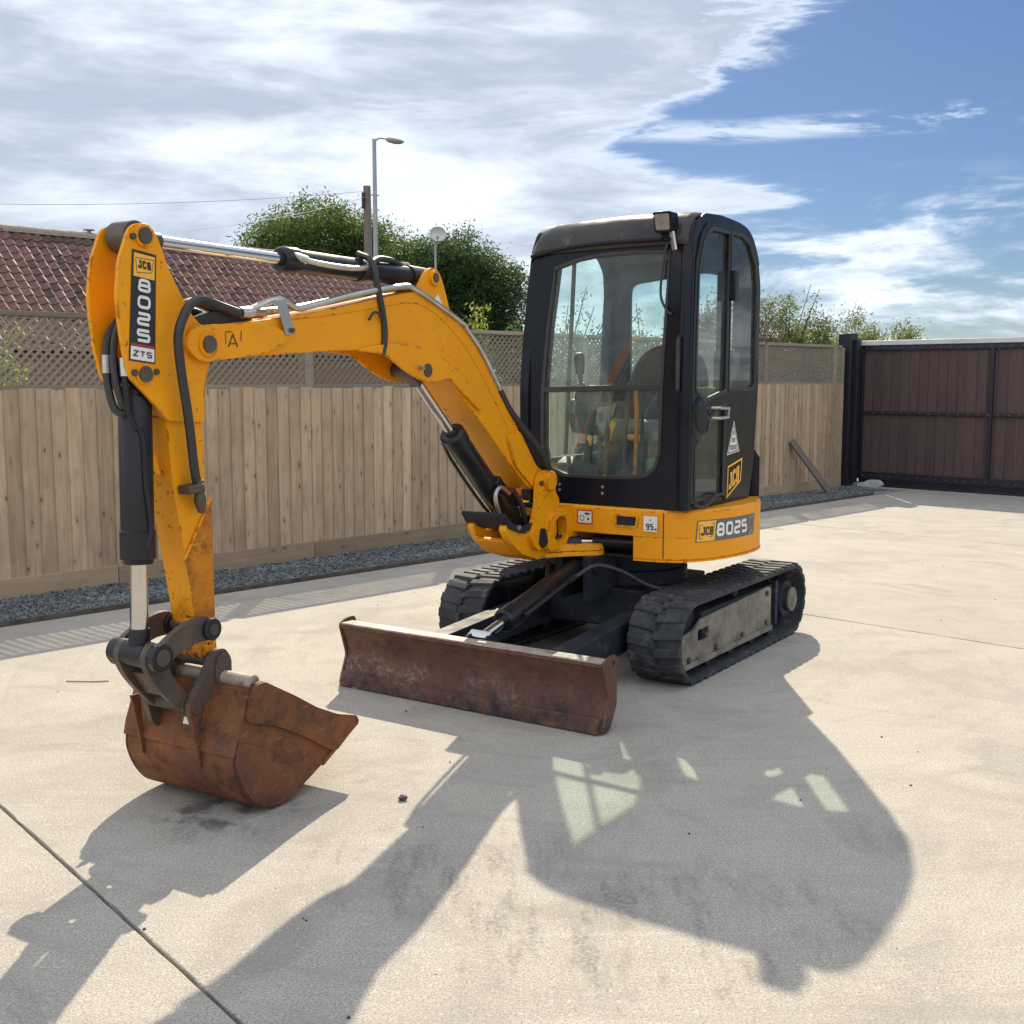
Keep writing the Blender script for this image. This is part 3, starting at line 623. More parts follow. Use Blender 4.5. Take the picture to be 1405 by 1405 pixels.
def shrub(name, label, base, h, w, nstem, nleaf, size, lm, wisp=0.0, cat='shrub', group=None, up=0.55, mass=0.0):
    root = tag(empty(name, base), label, cat, group=group); sb = MB(); C = []
    for i in range(nstem):
        a = random.uniform(0, 6.28); l = h*random.uniform(0.6, 1.0)*(1+wisp*random.random()**3); sp = w*random.uniform(0.2, 1.0)
        tip = Vector((math.cos(a)*sp, math.sin(a)*sp*0.6, l)); mid = Vector((tip.x*0.35, tip.y*0.35, l*0.6))
        sb.tube([(0.05*math.cos(a),0.05*math.sin(a),0), mid, tip], lambda t: 0.012*(1-0.8*t)+0.002, 5, sm=4)
        q = crom([(0,0,0), mid, tip], 10); k = nleaf//nstem
        for j in range(k):
            t = (random.random()**up); p = q[min(len(q)-1, int(t*(len(q)-1)))]; s = 0.045
            C.append((p.x+random.gauss(0, s), p.y+random.gauss(0, s), p.z+random.gauss(0, s*0.6)))
    if mass:
        m = 46; d = RNG.normal(size=(m, 3)); d /= np.linalg.norm(d, axis=1)[:, None]
        cc = np.array((0, 0, mass*0.62))+d*np.array((w, w*0.55, mass*0.36))*(RNG.uniform(0.2, 1.0, m)**0.45)[:, None]
        k = nleaf*4; C = np.concatenate([np.array(C), cc[RNG.integers(0, m, k)]+RNG.normal(size=(k, 3))*0.11])
    mesh_ob('stems', sb, M_BARK, root); P, Fq = leaves(np.array(C), None, size)
    mb = MB(); mb.v = P.tolist(); mb.f = Fq.tolist(); mesh_ob('foliage', mb, lm, root, smooth=0, fix=False); return root
shrub('garden_shrub', 'yellow green leafy shrub glowing behind the leftmost trellis', AB(0.1, -0.9), 2.0, 0.9, 26, 3600, 0.040, M_LEAF3)
shrub('garden_shrub', 'pale upright shoots poking above the trellis left of the cab', AB(5.45, -0.7), 2.45, 0.22, 12, 2600, 0.026, M_LEAF3, cat='shrub')
shrub('hedge_shrub', 'green leafy shrub behind the trellis seen through the windscreen', AB(7.0, -1.0), 2.35, 1.2, 40, 5000, 0.026, M_LEAF1, 0.2, mass=2.15)
shrub('hedge_shrub', 'wispy green shrub behind the trellis seen through the rear cab glass', AB(8.8, -1.0), 2.35, 1.2, 40, 5000, 0.026, M_LEAF1, 0.2, mass=2.2)
shrub('hedge_shrub', 'purplish dark shrub above the trellis right beside the cab', AB(10.9, -1.2), 2.55, 0.95, 46, 5200, 0.028, M_LEAF4, 0.16, mass=2.72)
shrub('hedge_shrub', 'bright green shrub with long arching shoots above the gate post', AB(12.5, -1.3), 2.55, 1.15, 46, 5200, 0.028, M_LEAF5, 0.25, mass=2.72)
shrub('hedge_shrub', 'low green shrub with thin arching shoots behind the gate capping', AB(14.1, -0.9), 2.4, 1.3, 46, 5600, 0.028, M_LEAF5, 0.08, mass=2.6)
# ------------------------------------------------------------------ street furniture beyond
def at(x, y, z): return (x, y, z)
lamp = tag(empty('street_lamp', (-4.698, 40.5, 0)), 'tall grey street lamp with a curved head above the roof', 'street lamp')
mesh_ob('column', MB().tube([(0,0,0),(0,0,3.0),(-0.005,0,7.58)], lambda t: 0.085-0.035*t, 12), M_LAMP, lamp)
mesh_ob('bracket_arm', MB().tube([(0,0,7.5),(0.12,0,7.6),(0.36,0,7.58)], 0.022, 8, sm=4), M_LAMP, lamp)
hd = MB(); rings = []
for t, w, h in ((0,.05,.04),(.15,.10,.07),(.45,.14,.09),(.8,.12,.07),(1,.03,.02)):
    rings.append([(0.3+t*0.45, w*math.cos(a), 7.57-0.06*t+h*math.sin(a)) for a in np.linspace(0, 2*math.pi, 13)[:-1]])
mesh_ob('lamp_head', hd.loft(rings), M_LAMP, lamp); lamp.scale = (1.35, 1.35, 1.279)
tp = tag(empty('telegraph_pole', (-5.265, 43.2, 0)), 'weathered wooden telegraph pole standing beside the street lamp', 'pole')
mesh_ob('pole', MB().cyl((0,0,0), (-0.03,0,6.75), 0.14, 0.10, 12), M_POLE, tp)
mesh_ob('junction_box', MB().box(-0.16,-0.09,-0.16,-0.06,6.1,6.55), M_BLACKP, tp, bevel=0.01)
mesh_ob('pole_step', MB().bar((0.08,-0.02,6.5),(0.3,-0.02,6.48),0.03,0.03), M_POLE, tp)
tp.scale = (1.35, 1.35, 1.27)
def cable(label, p, q, sag, r=0.007):
    far = lambda q: Vector((q[0]*1.35, q[1]*1.35, 1.55+(q[2]-1.55)*1.35)); p, q = far(p), far(q); r *= 1.35
    P = [Vector(p).lerp(Vector(q), t)-Vector((0, 0, sag*4*t*(1-t))) for t in np.linspace(0, 1, 20)]
    tag(mesh_ob('overhead_cable', MB().tube(P, r, 5), M_LAMP), label, 'cable')
cable('upper overhead cable running left from the telegraph pole', (-3.95, 31.9, 6.6), (-17.5, 30, 6.15), 0.35)
cable('lower overhead cable dropping from the telegraph pole to the roof', (-3.95, 31.9, 6.45), (-6.6, 23.5, 4.5), 0.15)
dish = tag(empty('satellite_dish', (-2.2275, 35.1, 0)), 'round white satellite dish on a thin mast behind the boom', 'satellite dish')
mesh_ob('mast', MB().cyl((-0.05,0.05,2.5), (-0.05,0.05,4.75), 0.025, n=8), M_LAMP, dish)
mesh_ob('reflector', MB().lathe((0.0,-0.03,4.70), (0.02,-0.13,4.73), [(0,.02),(.1,.10),(.5,.16),(1,.19)], 24, caps=False), M_WHITE, dish)
mesh_ob('feed_arm', MB().tube([(0,0,4.55),(0.02,-0.25,4.62)], 0.012, 6).cyl((0.02,-0.25,4.62),(0.02,-0.2,4.66),0.03,n=8).bar((-0.15,0.05,4.56),(0.02,0.0,4.58),0.03,0.03), M_LAMP, dish); dish.scale = (1.35, 1.35, 1.235)
# ================================================================== excavator
def yellow_paint(name, rusty=0.0):
    m, N, Lk, b = mk(name); k = NT(N, Lk); v = k.coord()
    n = k.noise(v, 1.8, 5, 0.6); fine = k.noise(v, 30, 5, 0.7)
    c = k.mix(k.mapr(n, 0.35, 0.7), (0.82, 0.325, 0.004), (0.74, 0.283, 0.004))
    c = k.mix(k.mapr(k.noise(v, 5, 6, 0.7), 0.55, 0.8, 0, 0.35), c, (0.46, 0.20, 0.03))
    g = k.mapr(k.noise(v, 2.6, 4), 0.42, 0.62)
    chip = k.m('MULTIPLY', k.mapr(k.noise(v, 46, 5, 0.65), 0.640-rusty*0.03, 0.660-rusty*0.03), g)
    bvn = N.new('ShaderNodeBevel'); bvn.samples = 3; bvn.inputs[0].default_value = 0.014; gn = N.new('ShaderNodeNewGeometry'); dt = N.new('ShaderNodeVectorMath'); dt.operation = 'DOT_PRODUCT'; Lk.new(bvn.outputs[0], dt.inputs[0]); Lk.new(gn.outputs['Normal'], dt.inputs[1])
    wear = k.m('MULTIPLY', k.mapr(dt.outputs['Value'], 0.985, 0.93), k.mapr(k.noise(v, 19, 6, 0.7), 0.53, 0.58))
    chip = k.m('MAXIMUM', chip, wear)
    c = k.mix(chip, c, k.mix(k.mapr(fine, 0.4, 0.6), (0.10, 0.028, 0.012), (0.045, 0.022, 0.014)))
    if rusty:
        sp = N.new('ShaderNodeSeparateXYZ'); t = N.new('ShaderNodeTexCoord'); Lk.new(t.outputs['Object'], sp.inputs[0])
        z = k.m('ADD', sp.outputs[2], k.m('MULTIPLY', k.noise(v, 9, 6, 0.7), 0.45))
        c = k.mix(k.m('MULTIPLY', k.mapr(z, 1.0, 0.82), k.mapr(k.noise(v, 17, 7, 0.7), 0.44, 0.60)), c, (0.36, 0.095, 0.02))
        c = k.mix(k.m('MULTIPLY', k.mapr(z, 0.92, 0.80), k.mapr(k.noise(v, 34, 6, 0.7), 0.50, 0.58, 0, 0.85)), c, (0.07, 0.035, 0.02))
    Lk.new(c, b.inputs['Base Color']); Lk.new(k.mapr(k.m('MAXIMUM', chip, k.mapr(n, 0.3, 0.8, 0, 0.4)), 0, 1, 0.36, 0.75), b.inputs['Roughness'])
    b.inputs['Specular IOR Level'].default_value = 0.28
    Lk.new(k.bump(k.noise(v, 7, 4), 0.06, 0.01), b.inputs['Normal']); return m
def rust_metal(name, base, orange, dark, pale=None, zpale=None):
    m, N, Lk, b = mk(name); k = NT(N, Lk); v = k.coord()
    n = k.noise(v, 3.2, 7, 0.65, 0.4); n2 = k.noise(v, 11, 7, 0.7); f = k.noise(v, 70, 4, 0.7)
    c = k.mix(k.mapr(n, 0.36, 0.66), base, orange); c = k.mix(k.mapr(n2, 0.48, 0.66, 0, 0.9), c, dark)
    c = k.mix(k.mapr(f, 0.4, 0.7, 0, 0.35), c, tuple(q*0.5 for q in base))
    vs = k.coord(scale=(6, 6, 60)); sc = k.mapr(k.noise(vs, 1.4, 4, 0.6), 0.62, 0.72, 0, 0.45); c = k.mix(sc, c, tuple(q*1.7 for q in orange))
    if pale:
        sp = N.new('ShaderNodeSeparateXYZ'); t = N.new('ShaderNodeTexCoord'); Lk.new(t.outputs['Object'], sp.inputs[0])
        z = k.m('ADD', sp.outputs[2], k.m('MULTIPLY_ADD', k.noise(v, 2.5, 4), 0.30, -0.15))
        band = k.m('MULTIPLY', k.mapr(z, zpale+0.07, zpale, 0, 1, True), k.mapr(z, zpale-0.09, zpale-0.03, 0, 1, True))
        c = k.mix(k.m('MULTIPLY', k.m('MULTIPLY', band, k.mapr(k.noise(v, 3.1, 3), 0.42, 0.62)), k.mapr(k.noise(v, 42, 6, 0.75), 0.45, 0.62)), c, pale)
        c = k.mix(k.m('MULTIPLY', k.mapr(z, zpale-0.01, zpale-0.09), k.mapr(k.noise(v, 13, 5, 0.7), 0.38, 0.6)), c, (0.028, 0.022, 0.03))
    Lk.new(c, b.inputs['Base Color']); b.inputs['Roughness'].default_value = 0.72; b.inputs['Specular IOR Level'].default_value = 0.35
    Lk.new(k.bump(k.m('ADD', n2, k.m('MULTIPLY', f, 0.4)), 0.4, 0.004), b.inputs['Normal']); return m
M_YEL = yellow_paint('yellow_paint'); M_YELR = yellow_paint('worn_yellow_paint', 1.0)
M_BLK = mat('black_cab_paint', (0.005, 0.007, 0.012), (0.008, 0.010, 0.016), 4, 0.24, 0.1, spec=0.22, c3=(0.03, 0.020, 0.020), c3scale=3.0, c3lo=0.60, c3hi=0.78)
M_ROOF = mat('cab_roof_paint', (0.030, 0.026, 0.027), (0.05, 0.04, 0.036), 5, 0.25, 0.1, spec=0.3, c3=(0.20, 0.15, 0.10), c3scale=6, c3lo=0.62, c3hi=0.78)
M_CYL = mat('black_cylinder_paint', (0.010, 0.011, 0.015), (0.016, 0.015, 0.018), 6, 0.33, 0.12, spec=0.35, c3=(0.05, 0.035, 0.028), c3scale=12, c3lo=0.70, c3hi=0.78)
M_CHAS = mat('dark_chassis_paint', (0.013, 0.017, 0.028), (0.024, 0.027, 0.036), 7, 0.62, 0.12, spec=0.25, c3=(0.10, 0.09, 0.08), c3scale=8, c3lo=0.58, c3hi=0.8)
M_LINK = mat('worn_link_steel', (0.098, 0.066, 0.049), (0.046, 0.036, 0.032), 8, 0.5, 0.15, c3=(0.16, 0.075, 0.035), c3scale=16, c3lo=0.58, c3hi=0.72, bump=0.2, bscale=60)
M_CHROME = mat('chrome_rod', (0.62, 0.61, 0.60), (0.55, 0.54, 0.53), 3, 0.12, 0.05, metal=1.0)
M_ZINC = mat('zinc_tube', (0.55, 0.54, 0.50), (0.42, 0.41, 0.39), 10, 0.32, 0.1, metal=0.85)
M_HOSE = mat('rubber_hose', (0.022, 0.022, 0.024), (0.035, 0.033, 0.032), 14, 0.5)
M_TRACK = mat('dusty_track_rubber', (0.040, 0.043, 0.050), (0.020, 0.022, 0.027), 7, 0.78, 0.1, bump=0.3, bscale=45, c3=(0.14, 0.135, 0.13), c3scale=11, c3lo=0.55, c3hi=0.78, rnd=0.12)
M_TPAN = mat('dusty_track_panel', (0.25, 0.22, 0.175), (0.15, 0.133, 0.11), 5, 0.75, 0.1, bump=0.15, bscale=30, c3=(0.055, 0.05, 0.046), c3scale=7, c3lo=0.50, c3hi=0.68)
M_RUSTB = rust_metal('blade_rust', (0.118, 0.053, 0.040), (0.155, 0.078, 0.043), (0.058, 0.032, 0.031), pale=(0.28, 0.22, 0.18), zpale=0.12)
M_RUSTK = rust_metal('bucket_rust', (0.125, 0.048, 0.029), (0.25, 0.088, 0.022), (0.052, 0.025, 0.022))
M_WEAR = rust_metal('worn_orange_paint', (0.47, 0.145, 0.012), (0.62, 0.25, 0.010), (0.16, 0.05, 0.018))
M_PALER = mat('dusty_worn_steel', (0.40, 0.33, 0.285), (0.27, 0.20, 0.165), 14, 0.6, 0.1, c3=(0.14, 0.08, 0.06), c3scale=10, c3lo=0.55, c3hi=0.7)
M_SEAT = mat('grey_seat_cloth', (0.055, 0.056, 0.062), (0.04, 0.04, 0.046), 40, 0.85)
M_GLASS = glass('green_tinted_glass', (0.86, 0.99, 0.96), 0.02, 0.06)
M_GLASS2 = glass('dusty_tinted_glass', (0.86, 0.985, 0.955), 0.02, 0.10)
M_DBLK = mat('decal_black', (0.02, 0.02, 0.025), (0.025, 0.025, 0.03), 5, 0.4)
M_DGRY = mat('decal_grey', (0.11, 0.105, 0.095), (0.13, 0.125, 0.11), 9, 0.5)
M_DWHT = mat('decal_white', (0.75, 0.74, 0.71), (0.68, 0.67, 0.64), 9, 0.45)
M_DYEL = mat('decal_yellow', (0.86, 0.45, 0.05), (0.82, 0.42, 0.05), 9, 0.4)
M_DRED = mat('decal_red', (0.45, 0.03, 0.03), (0.40, 0.03, 0.03), 9, 0.45)
M_YPARTREFL = mat('yellow_parts_and_reflections', (0.75, 0.36, 0.03), (0.6, 0.3, 0.03), 9, 0.5)  # yellow for small parts and for the lever reflections built as bars
M_GREEN = mat('green_plastic', (0.05, 0.20, 0.06), (0.04, 0.15, 0.05), 5, 0.5)
M_PALE = mat('pale_seat_cover', (0.20, 0.20, 0.195), (0.13, 0.13, 0.13), 6, 0.6)
M_LENS = mat('work_lamp_lens', (0.27, 0.245, 0.22), (0.16, 0.15, 0.14), 30, 0.25)
EXH = R(236.3)
ex_ = tag(empty('mini_excavator', (0.692, 6.715, 0), EXH), 'yellow tracked mini excavator with black glazed cab, dozer blade and bucket', 'excavator')
def P(name, mb, m, parent=None, **k): return mesh_ob(name, mb, m, parent or ex_, **k)
# boom frame: s forward along the boom, o to machine left, z up
_c, _s = math.cos(R(2.7)), math.sin(R(2.7))
def BM(s, o, z): return (0.75+s*_c-o*_s, -0.2+s*_s+o*_c, z)
def bprism(mb, pts, o0, o1, holes=()): return mb.prism(pts, lambda u, v, w: BM(u, w, v), o0, o1, holes)
def bcyl(mb, s, z, o0, o1, r, n=20): return mb.cyl(BM(s, o0, z), BM(s, o1, z), r, n=n)
def circ(cx_, cy_, r, n=20, a0=0.0, a1=2*math.pi):
    full = abs(a1-a0-2*math.pi) < 1e-6
    return [Vector((cx_+r*math.cos(a), cy_+r*math.sin(a))) for a in np.linspace(a0, a1, n+1)[:n if full else None]]
# ------------------------------------------------------------------ undercarriage
uc = MB(); uc.box(-0.42, 0.42, -0.30, 0.30, 0.18, 0.40)
for sx in (-1, 1):
    for sy in (-1, 1): uc.bar((sx*0.28, sy*0.25, 0.29), (sx*0.42, sy*0.60, 0.22), 0.16, 0.14)
uf = P('undercarriage_frame', uc, M_CHAS, bevel=0.012)
P('slew_ring', MB().lathe((0,0,0.40), (0,0,0.61), [(0,.34),(.35,.34),(.36,.30),(.7,.30),(.71,.36),(1,.36)], 40), M_CHAS, uf)
RO, RI, CZ, XF, XR = 0.210, 0.182, 0.222, 0.66, -0.72
def loop(r):
    """track path: list of (x, z, nx, nz) per even arc length"""
    L1 = XF-XR; tot = 2*L1+2*math.pi*r
    def f(d):
        d %= tot
        if d < L1: return (XR+d, CZ+r, 0, 1, 1, 0)
        d -= L1
        if d < math.pi*r:
            a = d/r; return (XF+r*math.sin(a), CZ+r*math.cos(a), math.sin(a), math.cos(a), math.cos(a), -math.sin(a))
        d -= math.pi*r
        if d < L1: return (XF-d, CZ-r, 0, -1, -1, 0)
        d -= L1; a = d/r
        return (XR-r*math.sin(a), CZ-r*math.cos(a), -math.sin(a), -math.cos(a), -math.cos(a), math.sin(a))
    return f, tot
fO, TOT = loop(RO); NL = 46
def lug_mesh(w, sk):
    # bar block, local: x along travel, y across, z out
    l0, l1, h = 0.030, 0.024, 0.0125
    vs = []
    for z, l in ((-0.006, l0), (h, l1)):
        for (x, y) in ((-l, 0), (l, 0), (l*0.9+sk, w), (-l*0.9+sk, w)): vs.append((x, y if z < 0 else min(max(y, 0.006), w-0.008), z))
    return MB().add(vs, [(3,2,1,0),(4,5,6,7),(0,1,5,4),(1,2,6,5),(2,3,7,6),(3,0,4,7)])
lugA = lugB = None
def make_track(ysign):
    y0, y1 = (0.45, 0.75) if ysign > 0 else (-0.75, -0.45)
    rings = []; n = 120
    for i in range(n):
        x, z, nx, nz, tx, tz = fO(TOT*i/n)
        ring = []
        for yy, dr in ((y0+0.004, 0), (y0+0.03, 0.004), ((y0+y1)/2-0.03, 0.004), ((y0+y1)/2-0.022, -0.004), ((y0+y1)/2+0.022, -0.004), ((y0+y1)/2+0.03, 0.004), (y1-0.03, 0.004), (y1-0.004, 0), (y1-0.004, -0.022), ((y0+y1)/2+0.05, -0.028), ((y0+y1)/2-0.05, -0.028), (y0+0.004, -0.022)):
            ring.append((x+nx*dr, yy, z+nz*dr))
        rings.append(ring)
    rings.append(rings[0])
    tr = P('track', MB().loft(rings, False, False), M_TRACK, smooth=40)
    global lugA, lugB
    w = 0.158
    for row in (0, 1):
        for i in range(NL):
            d = TOT*(i+0.5*row)/NL; x, z, nx, nz, tx, tz = fO(d)
            mtx = Matrix(((tx, 0, nx, x), (0, 1, 0, (y0-0.001) if row == 0 else (y1+0.001-w)), (tz, 0, nz, z), (0, 0, 0, 1)))
            if row == 0 and lugA is None: o = mesh_ob('lug', lug_mesh(w, 0.02), M_TRACK, tr, smooth=0); lugA = o.data; o.matrix_local = mtx
            elif row == 1 and lugB is None: o = mesh_ob('lug', MB().add([(v[0]+0.0, w-v[1], v[2]) for v in lug_mesh(w, 0.02).v], lug_mesh(w, 0.02).f), M_TRACK, tr, smooth=0); lugB = o.data; o.matrix_local = mtx
            else: o = inst('lug', lugA if row == 0 else lugB, tr, mtx)
            bv = o.modifiers.new('bevel', 'BEVEL'); bv.width = 0.005; bv.segments = 2; bv.limit_method = 'ANGLE'
    ys = 1 if ysign > 0 else -1; yo = y1 if ys > 0 else y0
    fr = P('track_frame', MB().box(-0.54, 0.50, min(yo-ys*0.24, yo-ys*0.055), max(yo-ys*0.24, yo-ys*0.055), 0.115, 0.345).box(0.50, 0.70, min(yo-ys*0.20, yo-ys*0.10), max(yo-ys*0.20, yo-ys*0.10), 0.13, 0.30), M_CHAS, bevel=0.01)
    # dusty side panel with cut-out, flange and bolts
    pan = rpoly([(0.80, 0.10), (0.80, 0.255), (0.62, 0.275), (0.55, 0.315), (-0.40, 0.345), (-0.44, 0.33), (-0.44, 0.10)], 0.02)
    P('side_panel', MB().prism(pan, lambda u, v, w: (u, w, v), yo-ys*0.054, yo-ys*0.040, [rpoly([(0.44, 0.20), (0.58, 0.20), (0.58, 0.262), (0.44, 0.262)], 0.01)]), M_TPAN, fr, bevel=0.004)
    P('panel_flange', MB().box(-0.43, 0.78, min(yo-ys*0.06, yo-ys*0.022), max(yo-ys*0.06, yo-ys*0.022), 0.085, 0.112), M_TPAN, fr, bevel=0.003)
    for bx_, bz_ in ((0.50, 0.23), (0.36, 0.135), (0.0, 0.135), (-0.36, 0.14), (-0.36, 0.31), (0.70, 0.13)):
        P('bolt', MB().cyl((bx_, yo-ys*0.045, bz_), (bx_, yo-ys*0.024, bz_), 0.015, n=6), M_LINK, fr)
    for rx in (0.42, 0.12, -0.18, -0.46):
        P('bottom_roller', MB().lathe((rx, yo-ys*0.25, 0.095), (rx, yo-ys*0.05, 0.095), [(0,.05),(.3,.05),(.31,.035),(.69,.035),(.7,.05),(1,.05)], 16), M_CHAS, fr)
    P('top_roller', MB().cyl((0.0, yo-ys*0.22, 0.365), (0.0, yo-ys*0.08, 0.365), 0.03, n=16), M_CHAS, fr)
    P('idler_wheel', MB().lathe((XF, yo-ys*0.22, CZ), (XF, yo-ys*0.08, CZ), [(0,.10),(.05,.172),(.95,.172),(1,.10)], 32), M_CHAS, fr)
    mb = MB(); nt_ = 15
    pts = []
    for i in range(nt_):
        a = 2*math.pi*i/nt_
        for da, r in ((-0.12, .150), (-0.05, .174), (0.05, .174), (0.12, .150)): pts.append(Vector((XR+r*math.cos(a+da), CZ+r*math.sin(a+da))))
    mb.prism(pts, lambda u, v, w: (u, w, v), yo-ys*0.18, yo-ys*0.12)
    P('drive_sprocket', mb, M_CHAS, fr)
    P('drive_motor', MB().lathe((XR, yo-ys*0.20, CZ), (XR, yo-ys*0.012, CZ), [(0,.13),(.55,.13),(.6,.12),(.8,.11),(.82,.075),(1,.07)], 32), M_CHAS, fr)
    P('hub_cover', MB().lathe((XR, yo-ys*0.02, CZ), (XR, yo-ys*0.004, CZ), [(0,.072),(.7,.072),(1,.062)], 28), M_TPAN, fr)
    P('drive_guard', MB().bar((XR+0.20, yo-ys*0.05, 0.10), (XR+0.20, yo-ys*0.05, 0.36), 0.03, 0.04, up=(1, 0, 0)), M_CHAS, fr, bevel=0.004)
make_track(1); make_track(-1)
# ------------------------------------------------------------------ dozer blade
bl_prof = crom([(1.690, 0.012), (1.652, 0.09), (1.632, 0.155), (1.640, 0.22), (1.672, 0.290), (1.684, 0.303)], 4)
front = [(p.x, p.y) for p in [Vector((q[0], q[1])) for q in bl_prof]]
back = [(x-0.016, z) for x, z in front][::-1]; back[0] = (1.652, 0.315); back.insert(0, (1.676, 0.315))
blade = P('dozer_blade', MB().prism(front+back, lambda u, v, w: (u, w, v), -0.755, 0.755), M_RUSTB, smooth=40, bevel=0.002)
P('cutting_edge', MB().prism([(1.702, 0.006), (1.690, 0.075), (1.676, 0.073), (1.686, 0.006)], lambda u, v, w: (u+0.003, w, v), -0.75, 0.75), M_RUSTB, blade, bevel=0.003)
endp = rpoly([(1.690, 0.008), (1.635, 0.155), (1.684, 0.315), (1.640, 0.34), (1.575, 0.345), (1.560, 0.325), (1.560, 0.11), (1.625, 0.008)], 0.02)
for w0, w1 in ((-0.769, -0.757), (0.757, 0.769)):
    P('end_plate', MB().prism(endp, lambda u, v, w: (u, w, v), w0, w1, [circ(1.595, 0.305, 0.014, 12)]), M_RUSTB, blade, bevel=0.002)
P('top_lip', MB().box(1.60, 1.682, -0.753, 0.753, 0.3155, 0.325), M_PALER, blade, bevel=0.003)
P('back_plate', MB().box(1.36, 1.615, -0.42, 0.42, 0.135, 0.165).box(1.57, 1.625, -0.72, 0.72, 0.10, 0.16), M_CHAS, blade, bevel=0.004)
for yy in (-0.36, 0.36):
    P('blade_arm', MB().add([(1.61,yy-0.055,0.10),(1.61,yy+0.055,0.10),(1.61,yy+0.055,0.245),(1.61,yy-0.055,0.245),(0.40,yy*0.95-0.055,0.17),(0.40,yy*0.95+0.055,0.17),(0.40,yy*0.95+0.055,0.335),(0.40,yy*0.95-0.055,0.335)],
      [(0,1,2,3),(7,6,5,4),(0,4,5,1),(1,5,6,2),(2,6,7,3),(3,7,4,0)]), M_CHAS, blade, bevel=0.006)
for yy in (-0.055, 0.055):
    P('cylinder_lug', MB().prism(rpoly([(1.60,0.16),(1.60,0.29),(1.54,0.335),(1.48,0.33),(1.38,0.16)], 0.03), lambda u, v, w: (u, w, v), yy-0.008, yy+0.008), M_CHAS, blade, bevel=0.003)
bc = P('blade_cylinder', MB().lathe((0.62,0,0.53), (1.33,0,0.355), [(0,.05),(.02,.056),(.85,.056),(.86,.062),(.98,.062),(1,.05)], 24), M_CYL)
P('rod', MB().cyl((1.30,0,0.362), (1.50,0,0.313), 0.026, n=16).cyl((1.505,-0.06,0.312),(1.505,0.06,0.312),0.032,n=16), M_CHROME, bc)
P('cylinder_mount', MB().box(0.36, 0.66, -0.11, -0.065, 0.36, 0.60).box(0.36, 0.66, 0.065, 0.11, 0.36, 0.60).cyl((0.6,-0.13,0.535),(0.6,0.13,0.535),0.035,n=16), M_CHAS, bc, bevel=0.005)
P('feed_pipe', MB().tube([(1.25,0.075,0.385),(1.2,0.085,0.40),(0.85,0.085,0.49),(0.78,0.09,0.51)], 0.011, 8).cyl((0.84,0.086,0.492),(0.78,0.09,0.51),0.017,n=8), M_CYL, bc)
P('hose', MB().tube([(0.78,0.09,0.51),(0.68,0.16,0.565),(0.58,0.26,0.53),(0.50,0.36,0.46),(0.44,0.44,0.43),(0.30,0.46,0.42)], 0.012, 8, sm=6), M_HOSE, bc)
P('hose', MB().tube([(0.80,-0.07,0.50),(0.66,-0.15,0.55),(0.5,-0.22,0.47),(0.4,-0.25,0.40)], 0.012, 8, sm=6), M_HOSE, bc)
# ------------------------------------------------------------------ upper body
half = [(.592,-.12),(.592,.10),(.590,.30),(.580,.44),(.555,.525),(.505,.60),(.40,.668),(.22,.725),(.02,.748),(-.18,.728),(-.36,.655),(-.52,.54),(-.65,.38),(-.73,.17),(-.745,-.05),(-.70,-.28),(-.58,-.50),(-.38,-.66),(-.12,-.735),(.15,-.73),(.38,-.655),(.52,-.52),(.585,-.34)]
OUT = crom([(p[0], p[1], 0) for p in half], 5, closed=True)
def ringz(z, ins=0.0, notch=False):
    r = []
    for p in OUT:
        d = Vector((p.x, p.y)); q = d*(1-ins/d.length); x, y = q.x, q.y
        if notch and y < 0.33 and y > -0.60 and x > 0.0: x = min(x, 0.26+max(0, (y-0.24))*3.6)
        r.append((x, y, z))
    return r
body = P('upper_body', MB().loft([ringz(0.728), ringz(0.86), ringz(0.872, 0.012)], cap0=False), M_YEL, smooth=40)
P('body_skirt', MB().loft([ringz(0.598, 0.014, True), ringz(0.612, 0.0, True), ringz(0.727, 0.0, True)]), M_YEL, body, smooth=40)
P('body_trim', MB().loft([ringz(0.5965, -0.004, True), ringz(0.606, -0.004, True)]), M_YEL, body)
# tail panel seam and front seam: narrow dark gaps following the shell
ARC = [0.0]
for i in range(1, len(OUT)): ARC.append(ARC[-1]+(OUT[i]-OUT[i-1]).length)
def shell(u, z, lift):
    i = max(j for j in range(len(ARC)) if ARC[j] <= u) if u > 0 else 0; i = min(i, len(OUT)-2)
    t = (u-ARC[i])/(ARC[i+1]-ARC[i]); p = OUT[i].lerp(OUT[i+1], t); d = (OUT[i+1]-OUT[i]).normalized(); n = Vector((d.y, -d.x, 0))
    if n.dot(p) < 0: n = -n
    q = p+n*lift; return (q.x, q.y, z)
def u_at(y):   # arc position on the left-front side where the outline reaches that angle
    return y
def strip(mb, u0, u1, z0, z1, lift, n=10, slant=0.0):
    vs = []; fs = []
    for i in range(n+1):
        u = u0+(u1-u0)*i/n; vs += [shell(u, z0, lift), shell(u+slant, z1, lift)]
    for i in range(n): fs.append((2*i, 2*i+2, 2*i+3, 2*i+1))
    return mb.add(vs, fs)
UF = ARC[min(range(30), key=lambda i: abs(OUT[i].y-0.50) if OUT[i].x > 0.5 else 9)]   # near the front left corner
P('seam', strip(MB(), UF, UF+0.006, 0.615, 0.858, 0.0012, 2), M_DBLK, body, smooth=0)
P('seam', strip(MB(), UF+0.86, UF+0.866, 0.62, 0.80, 0.0012, 2, 0.05), M_DBLK, body, smooth=0)
